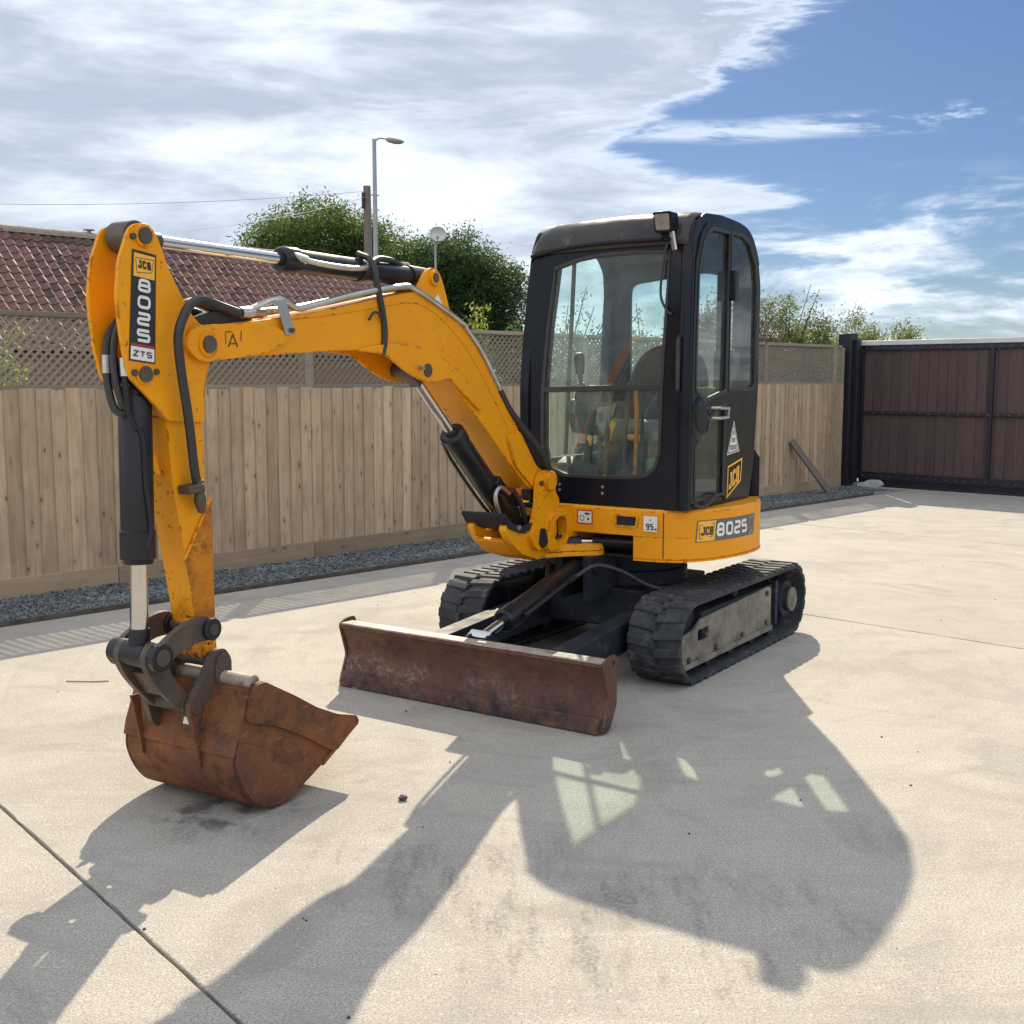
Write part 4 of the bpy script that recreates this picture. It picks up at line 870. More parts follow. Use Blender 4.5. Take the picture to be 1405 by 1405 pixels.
# model decal on the shell
U0 = UF+0.19; UD = 0.50
dc = P('model_decal', strip(MB(), U0-0.015, U0+UD+0.02, 0.700, 0.815, 0.0015, 16, 0.01), M_DGRY, body, smooth=0)
P('logo_panel', strip(MB(), U0-0.008, U0+0.115, 0.704, 0.810, 0.003, 6, 0.01), M_DYEL, dc, smooth=0)
lg = MB(); fl = lambda u, v, l: shell(u, v, 0.0045+l)
lg.ribbon([(U0+0.008, 0.717), (U0+0.10, 0.729), (U0+0.112, 0.797), (U0+0.010, 0.790)], 0.003, fl, True)
word(lg, 'JCB', U0+0.018, 0.735, 0.024, 0.046, 0.004, 0.009, fl, slant=0.10)
P('logo_lettering', lg, M_DBLK, dc, smooth=0)
wd_ = MB(); word(wd_, '8025', U0+0.128, 0.722, 0.064, 0.074, 0.010, 0.0165, fl); P('number_lettering', wd_, M_DWHT, dc, smooth=0)
P('decal_end', strip(MB(), U0+0.435, U0+0.515, 0.704, 0.810, 0.003, 4), M_TPAN, dc, smooth=0)
zz_ = MB(); word(zz_, 'ZTS', U0+0.446, 0.718, 0.016, 0.07, 0.004, 0.004, fl); P('variant_lettering', zz_, M_DGRY, dc, smooth=0)
# front panel stickers, slot and recess (on the flat front, x = .592)
def fx(u, v, l): return (0.5935+l, u, v)
def fquad(y0, y1, z0, z1, l=0.0): return MB().add([fx(y0, z0, l), fx(y1, z0, l), fx(y1, z1, l), fx(y0, z1, l)], [(0,1,2,3)])
P('noise_sticker', fquad(0.395, 0.475, 0.757, 0.838, 0.0012), M_DWHT, body, smooth=0)
nb = MB(); word(nb, '95', 0.410, 0.766, 0.020, 0.034, 0.004, 0.006, fx, 0.003); word(nb, 'L', 0.432, 0.815, 0.010, 0.012, 0, 0.003, fx, 0.003); word(nb, 'dB', 0.459, 0.766, 0.006, 0.012, 0.001, 0.002, fx, 0.003)
P('noise_lettering', nb, M_DBLK, body, smooth=0)
ws_ = P('warning_sticker', fquad(-0.005, 0.085, 0.775, 0.845, 0.0012), M_DWHT, body, smooth=0)
wr = MB(); wr.ribbon([(-0.005,0.775),(0.085,0.775),(0.085,0.845),(-0.005,0.845)], 0.006, fx, True, 0.003); wr.v += []; P('sticker_border', wr, M_DRED, ws_, smooth=0)
wk = MB(); wk.ribbon([tuple(p) for p in circ(0.022, 0.803, 0.014, 12)], 0.003, fx, True, 0.003); wk.add([fx(0.04,0.823,0.003),fx(0.07,0.823,0.003),fx(0.07,0.833,0.003),fx(0.04,0.833,0.003)], [(0,1,2,3)]); wk.add([fx(0.055,0.795,0.003),fx(0.066,0.795,0.003),fx(0.066,0.806,0.003),fx(0.055,0.806,0.003)], [(0,1,2,3)])
P('sticker_print', wk, M_DBLK, ws_, smooth=0)
P('slot', MB().prism(rpoly([(-0.06,0.78),(-0.035,0.78),(-0.035,0.845),(-0.06,0.845)], 0.012), lambda u, v, w: fx(u, v, w), -0.002, 0.0012), M_DBLK, body)
rc = P('lamp_recess', MB().prism(rpoly([(0.225,0.772),(0.355,0.772),(0.365,0.838),(0.225,0.838)], 0.015), lambda u, v, w: fx(u, v, w), 0.0, 0.006, [rpoly([(0.235,0.780),(0.347,0.780),(0.355,0.830),(0.235,0.830)], 0.012)]), M_YEL, body)
P('recess_back', fquad(0.236, 0.353, 0.781, 0.829, 0.0012), M_CHAS, rc, smooth=0)
# dark hollow behind the arch, swing cylinder across it
P('hollow_back', MB().box(0.10, 0.22, -0.45, 0.36, 0.60, 0.726), M_CHAS, body)
P('chassis_plate', MB().box(0.22, 0.50, -0.36, 0.33, 0.594, 0.604), M_CHAS, body)
sc_ = P('swing_cylinder', MB().lathe((0.46,0.42,0.675), (0.52,0.06,0.672), [(0,.03),(.05,.034),(.9,.034),(.91,.038),(1,.038)], 20), M_CYL)
P('rod', MB().cyl((0.52,0.07,0.672), (0.60,-0.05,0.668), 0.017, n=14), M_CHROME, sc_)
P('rod_end', MB().lathe((0.585,0.015,0.668),(0.66,-0.10,0.665),[(0,.028),(.1,.034),(1,.034)],14).cyl((0.66,-0.10,0.62),(0.66,-0.10,0.71),0.034,n=16), M_CYL, sc_)
# swing post lugs on the frame
fl_ = MB()
ring_o = rpoly([(0.50,-0.36),(0.62,-0.36),(0.78,-0.335),(0.84,-0.27),(0.85,-0.18),(0.80,-0.08),(0.70,-0.02),(0.56,0.12),(0.50,0.12)], 0.05)
P('swing_lug', MB().prism(ring_o, lambda u, v, w: (u, v, w), 0.628, 0.665), M_YEL, bevel=0.008)
P('swing_lug', MB().prism([(u, v) for u, v in ring_o], lambda u, v, w: (u, v, w), 0.600, 0.625), M_YEL, bevel=0.006)
ring_u = rpoly([(0.50,-0.36),(0.62,-0.36),(0.78,-0.335),(0.84,-0.27),(0.85,-0.18),(0.80,-0.10),(0.70,-0.08),(0.50,-0.08)], 0.04)
P('swing_lug', MB().prism(ring_u, lambda u, v, w: (u, v-0.0, w), 0.825, 0.865), M_YEL, bevel=0.008)
P('swing_web', MB().prism([(0.50,-0.30),(0.615,-0.30),(0.625,-0.09),(0.50,-0.09)], lambda u, v, w: (u, v, w), 0.666, 0.824), M_YEL, bevel=0.01)
arch = [(-0.14,0.664),(-0.02,0.664),(0.02,0.70),(0.02,0.80),(-0.01,0.835),(-0.06,0.865),(-0.14,0.866)]
P('swing_eye', MB().prism(rpoly([(0.56,0.64),(0.86,0.64),(0.87,0.70),(0.86,0.80),(0.80,0.868),(0.56,0.868)], 0.05), lambda u, v, w: (u-0.02, w, v), -0.10, -0.035, [rpoly([(0.66,0.69),(0.80,0.69),(0.81,0.75),(0.78,0.82),(0.68,0.82)], 0.05)]), M_YEL, bevel=0.012)
P('king_pin', MB().cyl((0.75,-0.2,0.585),(0.75,-0.2,0.885),0.05,n=20), M_CHAS)
# ------------------------------------------------------------------ king post
kp = rpoly([(0.02,0.66),(0.20,0.66),(0.265,0.74),(0.20,0.83),(0.175,0.90),(0.165,1.03),(0.12,1.075),(0.06,1.075),(0.015,1.03),(0.0,0.95),(-0.045,0.91),(-0.035,0.87),(0.01,0.84),(-0.02,0.75)], 0.03)
king = P('king_post', bprism(bprism(MB(), kp, 0.105, 0.145), kp, -0.145, -0.105), M_YEL, bevel=0.007)
base_c = rpoly([(-0.02,0.615),(0.14,0.605),(0.30,0.65),(0.42,0.73),(0.475,0.80),(0.445,0.83),(0.36,0.775),(0.22,0.745),(0.0,0.76)], 0.03)
P('ram_cradle', bprism(bprism(bprism(MB(), base_c, 0.075, 0.115), base_c, -0.115, -0.075), rpoly([(-0.02,0.61),(0.14,0.60),(0.30,0.645),(0.43,0.73),(0.40,0.745),(0.28,0.68),(0.13,0.64),(-0.02,0.65)], 0.01), -0.075, 0.075), M_YEL, king, bevel=0.007)
P('pin_boss', bcyl(MB(), 0.083, 1.02, 0.14, 0.172, 0.052), M_YEL, king, bevel=0.004); P('pin_boss', bcyl(MB(), 0.083, 1.02, -0.172, -0.14, 0.052), M_YEL, king, bevel=0.004)
P('pin', bcyl(MB(), 0.083, 1.02, -0.165, 0.168, 0.034), M_LINK, king)
P('bolt', bcyl(MB(), 0.155, 1.01, 0.14, 0.152, 0.016, 6), M_LINK, king)
gd = MB(); bprism(gd, [(0.20,0.775),(0.33,0.765),(0.44,0.80),(0.505,0.872),(0.495,0.887),(0.42,0.828),(0.33,0.80),(0.20,0.81)], 0.115, 0.128); bprism(gd, [(0.20,0.775),(0.33,0.765),(0.44,0.80),(0.505,0.872),(0.495,0.887),(0.42,0.828),(0.33,0.80),(0.20,0.81)], -0.128, -0.115)
bprism(gd, [(0.38,0.785),(0.44,0.805),(0.505,0.876),(0.50,0.887),(0.43,0.82),(0.38,0.80)], -0.115, 0.115)
P('ram_guard', gd, M_CHAS, king, bevel=0.003)
P('bolt', bcyl(MB(), 0.37, 0.80, 0.126, 0.142, 0.014, 6), M_ZINC, king)
for i in range(4):
    oo = 0.06-i*0.04
    P('hose', MB().tube([BM(0.30+0.02*i,oo,0.98),BM(0.22,oo,0.90),BM(0.17,oo,0.80),BM(0.10,oo*0.8,0.72),BM(-0.05,oo*0.7,0.70),BM(-0.22,oo*0.6,0.72)], 0.016, 8, sm=6), M_HOSE, king)
P('hose_clamp', MB().box(0,0,0,0,0,0) if False else bprism(MB(), rpoly([(0.10,0.69),(0.15,0.665),(0.185,0.70),(0.165,0.775),(0.13,0.77)], 0.01), 0.146, 0.158), M_CHAS, king, bevel=0.004)
# ------------------------------------------------------------------ boom
top = [(2.461,1.722),(2.284,1.752),(2.094,1.776),(1.774,1.826),(1.482,1.881),(1.234,1.926),(1.150,1.930),(1.057,1.893),(0.920,1.848),(0.790,1.780),(0.690,1.712),(0.605,1.632),(0.456,1.480),(0.314,1.322),(0.14,1.085)]
bot = [(0.05,0.98),(0.172,0.983),(0.365,1.117),(0.566,1.281),(0.793,1.452),(0.93,1.555),(1.10,1.635),(1.25,1.668),(1.406,1.676),(1.778,1.661),(2.195,1.634),(2.431,1.617),(2.499,1.634),(2.531,1.670),(2.520,1.700)]
top_s = [(p.x, p.y) for p in crom([(x, y, 0) for x, y in top], 3)]; bot_s = [(p.x, p.y) for p in crom([(x, y, 0) for x, y in bot], 3)]
boom = P('boom', bprism(MB(), top_s+[(0.035,1.02)]+bot_s, -0.085, 0.085), M_YEL, smooth=30, bevel=0.006)
foot = rpoly([(0.03,0.97),(0.083,0.955),(0.14,0.975),(0.34,1.11),(0.42,1.27),(0.30,1.29),(0.12,1.09),(0.03,1.07)], 0.03)
for o0, o1 in ((0.086, 0.100), (-0.100, -0.086)):
    P('foot_plate', bprism(MB(), foot, o0, o1), M_YEL, boom, bevel=0.004)
dbl = [(p.x, p.y) for p in crom([(1.60,1.668,0),(1.43,1.655,0),(1.34,1.615,0),(1.24,1.570,0),(1.13,1.540,0),(1.02,1.540,0),(0.93,1.548,0),(0.80,1.47,0),(0.66,1.40,0),(0.80,1.55,0),(0.98,1.645,0),(1.18,1.695,0),(1.40,1.70,0)], 3, closed=True)]
for o0, o1 in ((0.087, 0.101), (-0.101, -0.087)):
    P('ram_plate', bprism(MB(), dbl, o0, o1), M_YEL, boom, bevel=0.004)
    nose = rpoly([(2.45,1.610),(2.50,1.622),(2.545,1.67),(2.50,1.735),(2.40,1.742),(2.15,1.762),(2.02,1.72),(2.02,1.70),(2.15,1.645)], 0.03)
    P('nose_plate', bprism(MB(), nose, o0, o1), M_YEL, boom, bevel=0.004)
P('ram_pin', bcyl(MB(), 1.115, 1.59, -0.106, 0.107, 0.030), M_LINK, boom)
P('grease_nipple', bcyl(MB(), 1.175, 1.60, 0.10, 0.125, 0.009, 8).tube([BM(1.17,0.12,1.60),BM(1.21,0.12,1.605)], 0.006, 6), M_ZINC, boom)
brk = rpoly([(1.16,1.93),(1.09,2.02),(1.045,2.052),(0.985,2.048),(0.945,1.99),(0.86,1.80),(1.05,1.86)], [0.01,0.03,0.05,0.05,0.03,0.01,0.01])
for o0, o1 in ((0.055, 0.072), (-0.072, -0.055)): P('cylinder_bracket', bprism(MB(), brk, o0, o1), M_YEL, boom, bevel=0.004)
P('bracket_boss', bcyl(bcyl(MB(), 1.025, 2.005, 0.07, 0.088, 0.034), 1.025, 2.005, -0.088, -0.07, 0.034), M_YEL, boom)
P('bracket_pin', bcyl(MB(), 1.025, 2.005, -0.085, 0.0905, 0.022), M_LINK, boom)
st_ = MB().add([BM(1.035,0.0735,1.90),BM(0.99,0.0735,1.935),BM(0.955,0.0735,1.895),BM(1.00,0.0735,1.862)], [(0,1,2,3)]); P('sticker', st_, M_DWHT, boom, smooth=0)
sv = MB(); word(sv, 'v', 0, 0, 0.018, 0.022, 0, 0.004, lambda u, v, l: BM(1.005-u, 0.0745+l, 1.885+v)); P('sticker_lettering', sv, M_DBLK, boom, smooth=0)
# triangle mark near the nose pin
tmk = MB(); fB = lambda u, v, l: BM(2.355-u, 0.1025+l, 1.665+v)
tmk.ribbon([(0.012,0.0),(0.035,0.045),(0.058,0.0)], 0.005, fB, False); tmk.ribbon([(0.022,0.012),(0.05,0.012)], 0.004, fB, False, 0.0004)
tmk.ribbon([(0.0,0.01),(0.0,0.052),(0.03,0.055)], 0.003, fB, False, 0.0002); tmk.ribbon([(0.075,0.02),(0.078,0.06)], 0.004, fB, False)
P('lift_mark', tmk, M_DBLK, boom, smooth=0)
P('boom_pin', bcyl(MB(), 2.441, 1.672, -0.112, 0.116, 0.030, 24), M_LINK, boom)
P('pin_collar', bcyl(MB(), 2.441, 1.672, 0.10, 0.108, 0.044, 24), M_YEL, boom)
# weld shadow ledge: raised web along the boom side (upper box edge plate)
edge_l = crom([(2.02,1.775,0),(1.70,1.815,0),(1.40,1.862,0),(1.20,1.885,0),(1.06,1.858,0),(0.90,1.78,0),(0.72,1.65,0),(0.50,1.42,0),(0.30,1.19,0)], 5)
P('weld_seam', MB().tube([BM(p.x, 0.0855, p.y) for p in edge_l], 0.0035, 6), M_YEL, boom)
# pipes and hoses on the boom
def bt(name, pts, r, m, par=None, sm=5, n=8): return P(name, MB().tube([BM(*p) for p in pts], r, n, sm=sm), m, par or boom)
bt('hydraulic_pipe', [(2.24,0.075,1.790),(2.08,0.08,1.846),(2.02,0.08,1.845),(1.95,0.08,1.822),(1.85,0.085,1.84),(1.56,0.09,1.905),(1.27,0.09,1.950),(1.20,0.09,1.945),(1.10,0.09,1.915),(0.82,0.09,1.815),(0.77,0.09,1.78),(0.64,0.09,1.675),(0.47,0.088,1.495)], 0.013, M_ZINC)
for q in range(3):
    oo = 0.06-0.035*q
    bt('hydraulic_pipe', [(2.05,oo,1.81),(1.85,oo,1.835),(1.56,oo,1.890),(1.25,oo,1.945),(1.08,oo,1.92),(0.80,oo,1.80),(0.62,oo,1.66),(0.47,oo,1.50)], 0.010, M_ZINC)
P('pipe_clip', MB().add([BM(2.03,0.0865,1.725),BM(1.985,0.0865,1.73),BM(2.02,0.096,1.845),BM(2.07,0.096,1.84),BM(2.03,0.10,1.725),BM(1.985,0.10,1.73),BM(2.02,0.106,1.845),BM(2.07,0.106,1.84)],
   [(0,1,2,3),(7,6,5,4),(0,4,5,1),(1,5,6,2),(2,6,7,3),(3,7,4,0)]).box(0,0,0,0,0,0) if False else MB().prism([(2.045,1.715),(1.995,1.722),(2.045,1.85),(2.10,1.845)], lambda u, v, w: BM(u, w, v), 0.103, 0.109), M_ZINC, boom, bevel=0.002)
P('bolt', bcyl(MB(), 2.018, 1.735, 0.108, 0.120, 0.010, 6), M_LINK, boom)
bt('hose', [(2.26,0.075,1.79),(2.34,0.08,1.805),(2.45,0.10,1.822),(2.53,0.125,1.808),(2.585,0.14,1.76),(2.607,0.135,1.69),(2.59,0.125,1.58),(2.555,0.115,1.42),(2.52,0.10,1.24),(2.507,0.098,1.19)], 0.0165, M_HOSE)
bt('hose', [(2.20,0.03,1.79),(2.33,0.03,1.80),(2.44,0.03,1.82),(2.55,0.02,1.78)], 0.015, M_HOSE)
bt('hose', [(2.22,-0.01,1.775),(2.32,-0.01,1.77),(2.42,-0.01,1.79),(2.55,-0.02,1.77)], 0.017, M_HOSE)
bt('hose_fitting', [(2.25,0.075,1.79),(2.19,0.075,1.797)], 0.021, M_ZINC, sm=0); bt('hose_fitting', [(2.20,0.03,1.79),(2.08,0.03,1.80)], 0.020, M_ZINC, sm=0); bt('hose_fitting', [(2.22,-0.01,1.775),(2.12,-0.01,1.785)], 0.020, M_LINK, sm=0)
P('hose_block', bprism(MB(), rpoly([(2.20,1.752),(2.44,1.73),(2.45,1.765),(2.36,1.79),(2.22,1.785)], 0.012), -0.05, 0.05), M_HOSE, boom, bevel=0.008)
for q in range(4):
    oo = 0.085-0.045*q
    bt('hose', [(0.475,oo,1.50),(0.38,oo,1.40),(0.27,oo+0.02,1.30),(0.14,oo+0.05,1.17),(0.05,oo+0.05,1.06),(-0.03,oo+0.03,0.95),(-0.08,oo,0.85)], 0.017, M_HOSE)
bt('strap', [(1.475,0.0,2.075),(1.47,0.07,2.04),(1.46,0.094,1.93),(1.425,0.0945,1.81),(1.418,0.0945,1.72),(1.435,0.094,1.655)], 0.014, M_HOSE)
bt('strap_tail', [(1.44,0.098,1.80),(1.47,0.105,1.825),(1.51,0.108,1.825),(1.54,0.107,1.795)], 0.006, M_HOSE)
# ------------------------------------------------------------------ boom ram (below) and dipper cylinder (above)
def cylinder(name, a, b, split, rb, rr, ends=0.03):
    a, b = Vector(a), Vector(b); d = (b-a); L = d.length; m = a+d*split
    c = P(name, MB().lathe(a+d.normalized()*0.03, m, [(0,rb*.8),(.03,rb),(.90,rb),(.905,rb*1.10),(.985,rb*1.10),(1,rb*.9)], 28), M_CYL)
    P('rod', MB().cyl(m-d.normalized()*0.02, b-d.normalized()*0.03, rr, n=24), M_CHROME, c)
    P('gland', MB().lathe(m-d.normalized()*0.004, m+d.normalized()*0.012, [(0,rr*1.35),(1,rr*1.2)], 24), M_CYL, c)
    return c
ram = cylinder('boom_ram', BM(0.19,0,0.78), BM(1.115,0,1.59), 0.64, 0.058, 0.024)
P('rod_eye', MB().cyl(BM(1.115,-0.035,1.59), BM(1.115,0.035,1.59), 0.042, n=18).bar(BM(1.10,0,1.577), BM(1.05,0,1.533), 0.05, 0.05), M_LINK, ram)
P('base_eye', MB().cyl(BM(0.18,-0.05,0.775), BM(0.18,0.05,0.775), 0.06, n=18), M_CYL, ram)
bt('ram_pipe', [(0.36,0.07,0.97),(0.45,0.075,1.01),(0.49,0.07,0.97),(0.44,0.06,0.88),(0.36,0.05,0.82)], 0.011, M_ZINC, ram)
P('port_block', MB().bar(BM(0.40,0.05,0.99), BM(0.47,0.05,1.05), 0.05, 0.05), M_CYL, ram, bevel=0.006)
bt('ram_hose', [(0.79,-0.04,1.245),(0.70,-0.058,1.165),(0.52,-0.062,1.005),(0.38,-0.058,0.885),(0.28,-0.05,0.81)], 0.009, M_HOSE, ram)
dcy = cylinder('dipper_cylinder', BM(1.025,0,2.005), BM(2.70,0,2.018), 0.555, 0.046, 0.022)
P('rod_eye', MB().cyl(BM(2.69,-0.045,2.018), BM(2.69,0.045,2.018), 0.052, n=20).cyl(BM(2.68,0,2.018), BM(2.56,0,2.017), 0.030, n=16), M_LINK, dcy)
bt('cylinder_pipe', [(1.90,0.046,2.02),(1.80,0.058,2.006),(1.62,0.062,2.002),(1.50,0.062,2.012),(1.45,0.05,2.035)], 0.011, M_ZINC, dcy)
P('pipe_union', MB().cyl(BM(1.92,0.03,2.028), BM(1.86,0.055,2.012), 0.016, n=10), M_ZINC, dcy)
P('strap_band', MB().lathe(BM(1.455,0,2.008), BM(1.485,0,2.008), [(0,.05),(1,.05)], 24), M_HOSE, dcy)
bt('hose', [(1.45,0.05,2.035),(1.36,0.03,2.062),(1.22,0.01,2.06),(1.12,-0.01,2.03),(1.05,-0.02,1.96)], 0.014, M_HOSE, dcy)
P('end_boss', MB().lathe(BM(1.0,0,2.005), BM(1.13,0,2.006), [(0,.05),(1,.052)], 24), M_CYL, dcy)
# ------------------------------------------------------------------ dipper arm
AW = 0.060
head = [(2.747,2.036),(2.717,2.056),(2.665,2.060),(2.632,2.030),(2.585,1.925),(2.525,1.825),(2.480,1.766),(2.420,1.72),(2.39,1.67),(2.405,1.617),(2.424,1.56),(2.440,1.498),(2.44,1.40),(2.60,1.405),(2.695,1.495),(2.764,1.554),(2.789,1.648),(2.802,1.752),(2.806,1.821),(2.792,1.93)]
head = rpoly([Vector(p) for p in head], 0.02, 3)
arm = P('dipper_arm', bprism(MB(), rpoly([Vector(p) for p in [(2.44,1.50),(2.438,1.346),(2.434,1.102),(2.413,0.849),(2.405,0.62),(2.40,0.555),(2.44,0.52),(2.475,0.56),(2.485,0.62),(2.50,0.72),(2.52,0.84),(2.555,1.03),(2.585,1.20),(2.60,1.40),(2.60,1.56)]], 0.012), -AW, AW), M_YELR, bevel=0.006)
for o0, o1 in ((AW+0.001, AW+0.015), (-AW-0.015, -AW-0.001)): P('head_plate', bprism(MB(), head, o0, o1), M_YEL, arm, bevel=0.004)
P('head_web', bprism(MB(), [(2.60,1.42),(2.70,1.60),(2.62,1.60),(2.56,1.80),(2.50,1.72)], -AW, AW), M_YEL, arm)
P('wear_plate', bprism(MB(), [(2.41,1.13),(2.545,0.925),(2.515,0.80),(2.495,0.66),(2.41,0.62)], AW+0.001, AW+0.006), M_WEAR, arm, bevel=0.003)
P('wear_rib', MB().tube([BM(2.414,AW+0.006,1.13), BM(2.548,AW+0.006,0.922)], 0.005, 6), M_YELR, arm)
P('top_pin', bcyl(MB(), 2.690, 2.018, -0.088, 0.092, 0.027, 24), M_LINK, arm); P('top_pin_collar', bcyl(MB(), 2.690, 2.018, 0.072, 0.084, 0.037, 24), M_YEL, arm)
P('bolt', bcyl(bcyl(MB(), 2.735, 2.012, 0.075, 0.086, 0.011, 6), 2.655, 1.575, 0.075, 0.084, 0.011, 6), M_LINK, arm)
P('bucket_cylinder_pin', bcyl(MB(), 2.705, 1.567, -0.085, 0.088, 0.027, 24), M_LINK, arm); P('pin_collar', bcyl(MB(), 2.705, 1.567, 0.074, 0.081, 0.036, 24), M_YEL, arm)
P('bolt', bcyl(MB(), 2.748, 1.572, 0.075, 0.085, 0.012, 6), M_LINK, arm)
P('hose_clamp', bprism(MB(), [(2.565,1.185),(2.50,1.19),(2.495,1.165),(2.565,1.155)], 0.062, 0.125), M_LINK, arm, bevel=0.004)
P('hose_stub', MB().lathe(BM(2.503,0.098,1.20), BM(2.493,0.098,1.085), [(0,.020),(.35,.021),(.36,.016),(.6,.022),(.8,.018),(1,.010)], 14), M_LINK, arm)
P('side_tab', bprism(MB(), rpoly([(2.62,1.30),(2.60,1.22),(2.64,1.23),(2.65,1.27)], 0.008), -0.02, 0.02), M_YELR, arm, bevel=0.003)
# decal panel on the near head plate
O_D = AW+0.016
def dq(u, v, l=0.0):   # u 0..1 towards the machine, v 0..1 up, on the head plate
    z0 = 1.612; z1 = 1.972; sB, sT = 2.768, 2.738
    return BM(sB+(sT-sB)*v-u*(0.110-0.010*v), O_D+0.0012+l, z0+(z1-z0)*v-0.012*u)
pd = P('model_decal', MB().add([dq(0,0),dq(1,0),dq(1,1),dq(0,1)], [(3,2,1,0)]), M_DBLK, arm, smooth=0)
def dquad(u0, u1, v0, v1, l): return MB().add([dq(u0,v0,l),dq(u1,v0,l),dq(u1,v1,l),dq(u0,v1,l)], [(3,2,1,0)])
P('logo_panel', dquad(0.07, 0.93, 0.765, 0.975, 0.0012), M_DYEL, pd, smooth=0)
P('variant_panel', dquad(0.05, 0.95, 0.015, 0.135, 0.0012), M_DWHT, pd, smooth=0); P('red_line', dquad(0.05, 0.95, 0.142, 0.160, 0.0012), M_DRED, pd, smooth=0)
dl = MB(); f0 = lambda u, v, l: dq(u/0.105, v/0.36, 0.0025+l)
for i, ch in enumerate('8025'): word(dl, ch, 0.026, 0.36*0.635-i*0.36*0.151, 0.055, 0.043, 0, 0.0100, f0, r=0.3)
P('number_lettering', dl, M_DWHT, pd, smooth=0)
lz = MB(); word(lz, 'ZTS', 0.014, 0.36*0.045, 0.022, 0.020, 0.005, 0.0042, f0); P('variant_lettering', lz, M_DBLK, pd, smooth=0)
lj = MB(); lj.ribbon([(0.022,0.36*0.80),(0.085,0.36*0.825),(0.092,0.36*0.945),(0.014,0.36*0.93)], 0.0018, f0, True)
word(lj, 'JCB', 0.026, 0.36*0.845, 0.016, 0.026, 0.004, 0.0062, f0, slant=-0.12, r=0.15); P('logo_lettering', lj, M_DBLK, pd, smooth=0)
# ------------------------------------------------------------------ bucket cylinder and linkage
bcy = P('bucket_cylinder', MB().lathe(BM(2.683,0,1.50), BM(2.694,0,0.925), [(0,.05),(.03,.056),(.80,.056),(.805,.060),(.97,.060),(.975,.054),(1,.050)], 28), M_CYL)
P('rod', MB().cyl(BM(2.694,0,0.94), BM(2.70,0,0.70), 0.031, n=24), M_CHROME, bcy)
P('rod_end', MB().lathe(BM(2.70,0,0.70), BM(2.702,0,0.60), [(0,.034),(.2,.037),(1,.037)], 24).cyl(BM(2.703,-0.05,0.61), BM(2.703,0.05,0.61), 0.047, n=24), M_CYL, bcy)
P('base_eye', MB().cyl(BM(2.70,-0.045,1.567), BM(2.70,0.045,1.567), 0.055, n=20).cyl(BM(2.70,0,1.56), BM(2.685,0,1.49), 0.045, n=20), M_CYL, bcy)
bt('hose', [(2.70,0.03,1.74),(2.745,0.04,1.68),(2.762,0.045,1.60),(2.762,0.05,1.52),(2.755,0.05,1.45),(2.735,0.052,1.40),(2.705,0.058,1.36),(2.70,0.060,1.20),(2.685,0.06,1.06),(2.70,0.058,0.98)], 0.010, M_CYL, bcy)
bt('hose', [(2.70,-0.03,1.76),(2.75,-0.035,1.70),(2.765,-0.035,1.64),(2.77,-0.03,1.55),(2.765,-0.01,1.46),(2.745,0.01,1.435),(2.725,0.02,1.45)], 0.013, M_HOSE, bcy)
bt('hose', [(2.69,-0.01,1.80),(2.74,-0.005,1.72),(2.762,0.0,1.66),(2.768,0.005,1.58),(2.762,0.02,1.49),(2.735,0.03,1.45)], 0.012, M_HOSE, bcy)
bt('hose_fitting', [(2.762,0.045,1.62),(2.763,0.049,1.56)], 0.015, M_ZINC, bcy, sm=0); bt('hose_fitting', [(2.766,-0.035,1.63),(2.769,-0.032,1.57)], 0.015, M_ZINC, bcy, sm=0)
lk1 = [(p.x, p.y) for p in crom([(2.745,0.61,0),(2.70,0.655,0),(2.61,0.70,0),(2.51,0.718,0),(2.455,0.695,0),(2.445,0.655,0),(2.475,0.630,0),(2.55,0.628,0),(2.64,0.60,0),(2.69,0.565,0),(2.735,0.57,0)], 3, closed=True)]
for o0, o1, nm in ((0.085, 0.110, 0), (-0.110, -0.085, 1)):
    g_ = P('guide_link', bprism(MB(), lk1, o0, o1), M_LINK, bevel=0.005)
    P('link_boss', bcyl(MB(), 2.478, 0.668, o0-0.012 if o0 > 0 else o0-0.016, o1+0.016 if o0 > 0 else o1+0.012, 0.040, 24), M_CYL, g_, bevel=0.003); P('link_boss', bcyl(MB(), 2.703, 0.610, o0-0.01, o1+0.006, 0.046, 24), M_CYL, g_, bevel=0.003)
    P('link_pin', bcyl(MB(), 2.478, 0.668, o1 if o0 > 0 else o0-0.02, (o1+0.02) if o0 > 0 else o0, 0.020, 16), M_LINK, g_)
P('link_pin', bcyl(MB(), 2.478, 0.668, -0.09, 0.09, 0.022), M_LINK); P('link_pin', bcyl(MB(), 2.703, 0.61, -0.135, 0.118, 0.030), M_LINK)
lk2 = [(p.x, p.y) for p in crom([(2.752,0.615,0),(2.735,0.555,0),(2.69,0.49,0),(2.62,0.415,0),(2.575,0.385,0),(2.545,0.395,0),(2.54,0.425,0),(2.575,0.46,0),(2.625,0.52,0),(2.655,0.585,0),(2.68,0.645,0),(2.72,0.655,0)], 3, closed=True)]
tl_ = P('tipping_link', bprism(bprism(MB(), lk2, 0.052, 0.080), lk2, -0.080, -0.052), M_LINK, bevel=0.006)
P('link_web', bprism(MB(), [(2.70,0.54),(2.64,0.45),(2.60,0.45),(2.66,0.55)], -0.052, 0.052), M_LINK, tl_, bevel=0.006)
P('link_end', bcyl(MB(), 2.568, 0.415, -0.09, 0.09, 0.034), M_LINK, tl_)
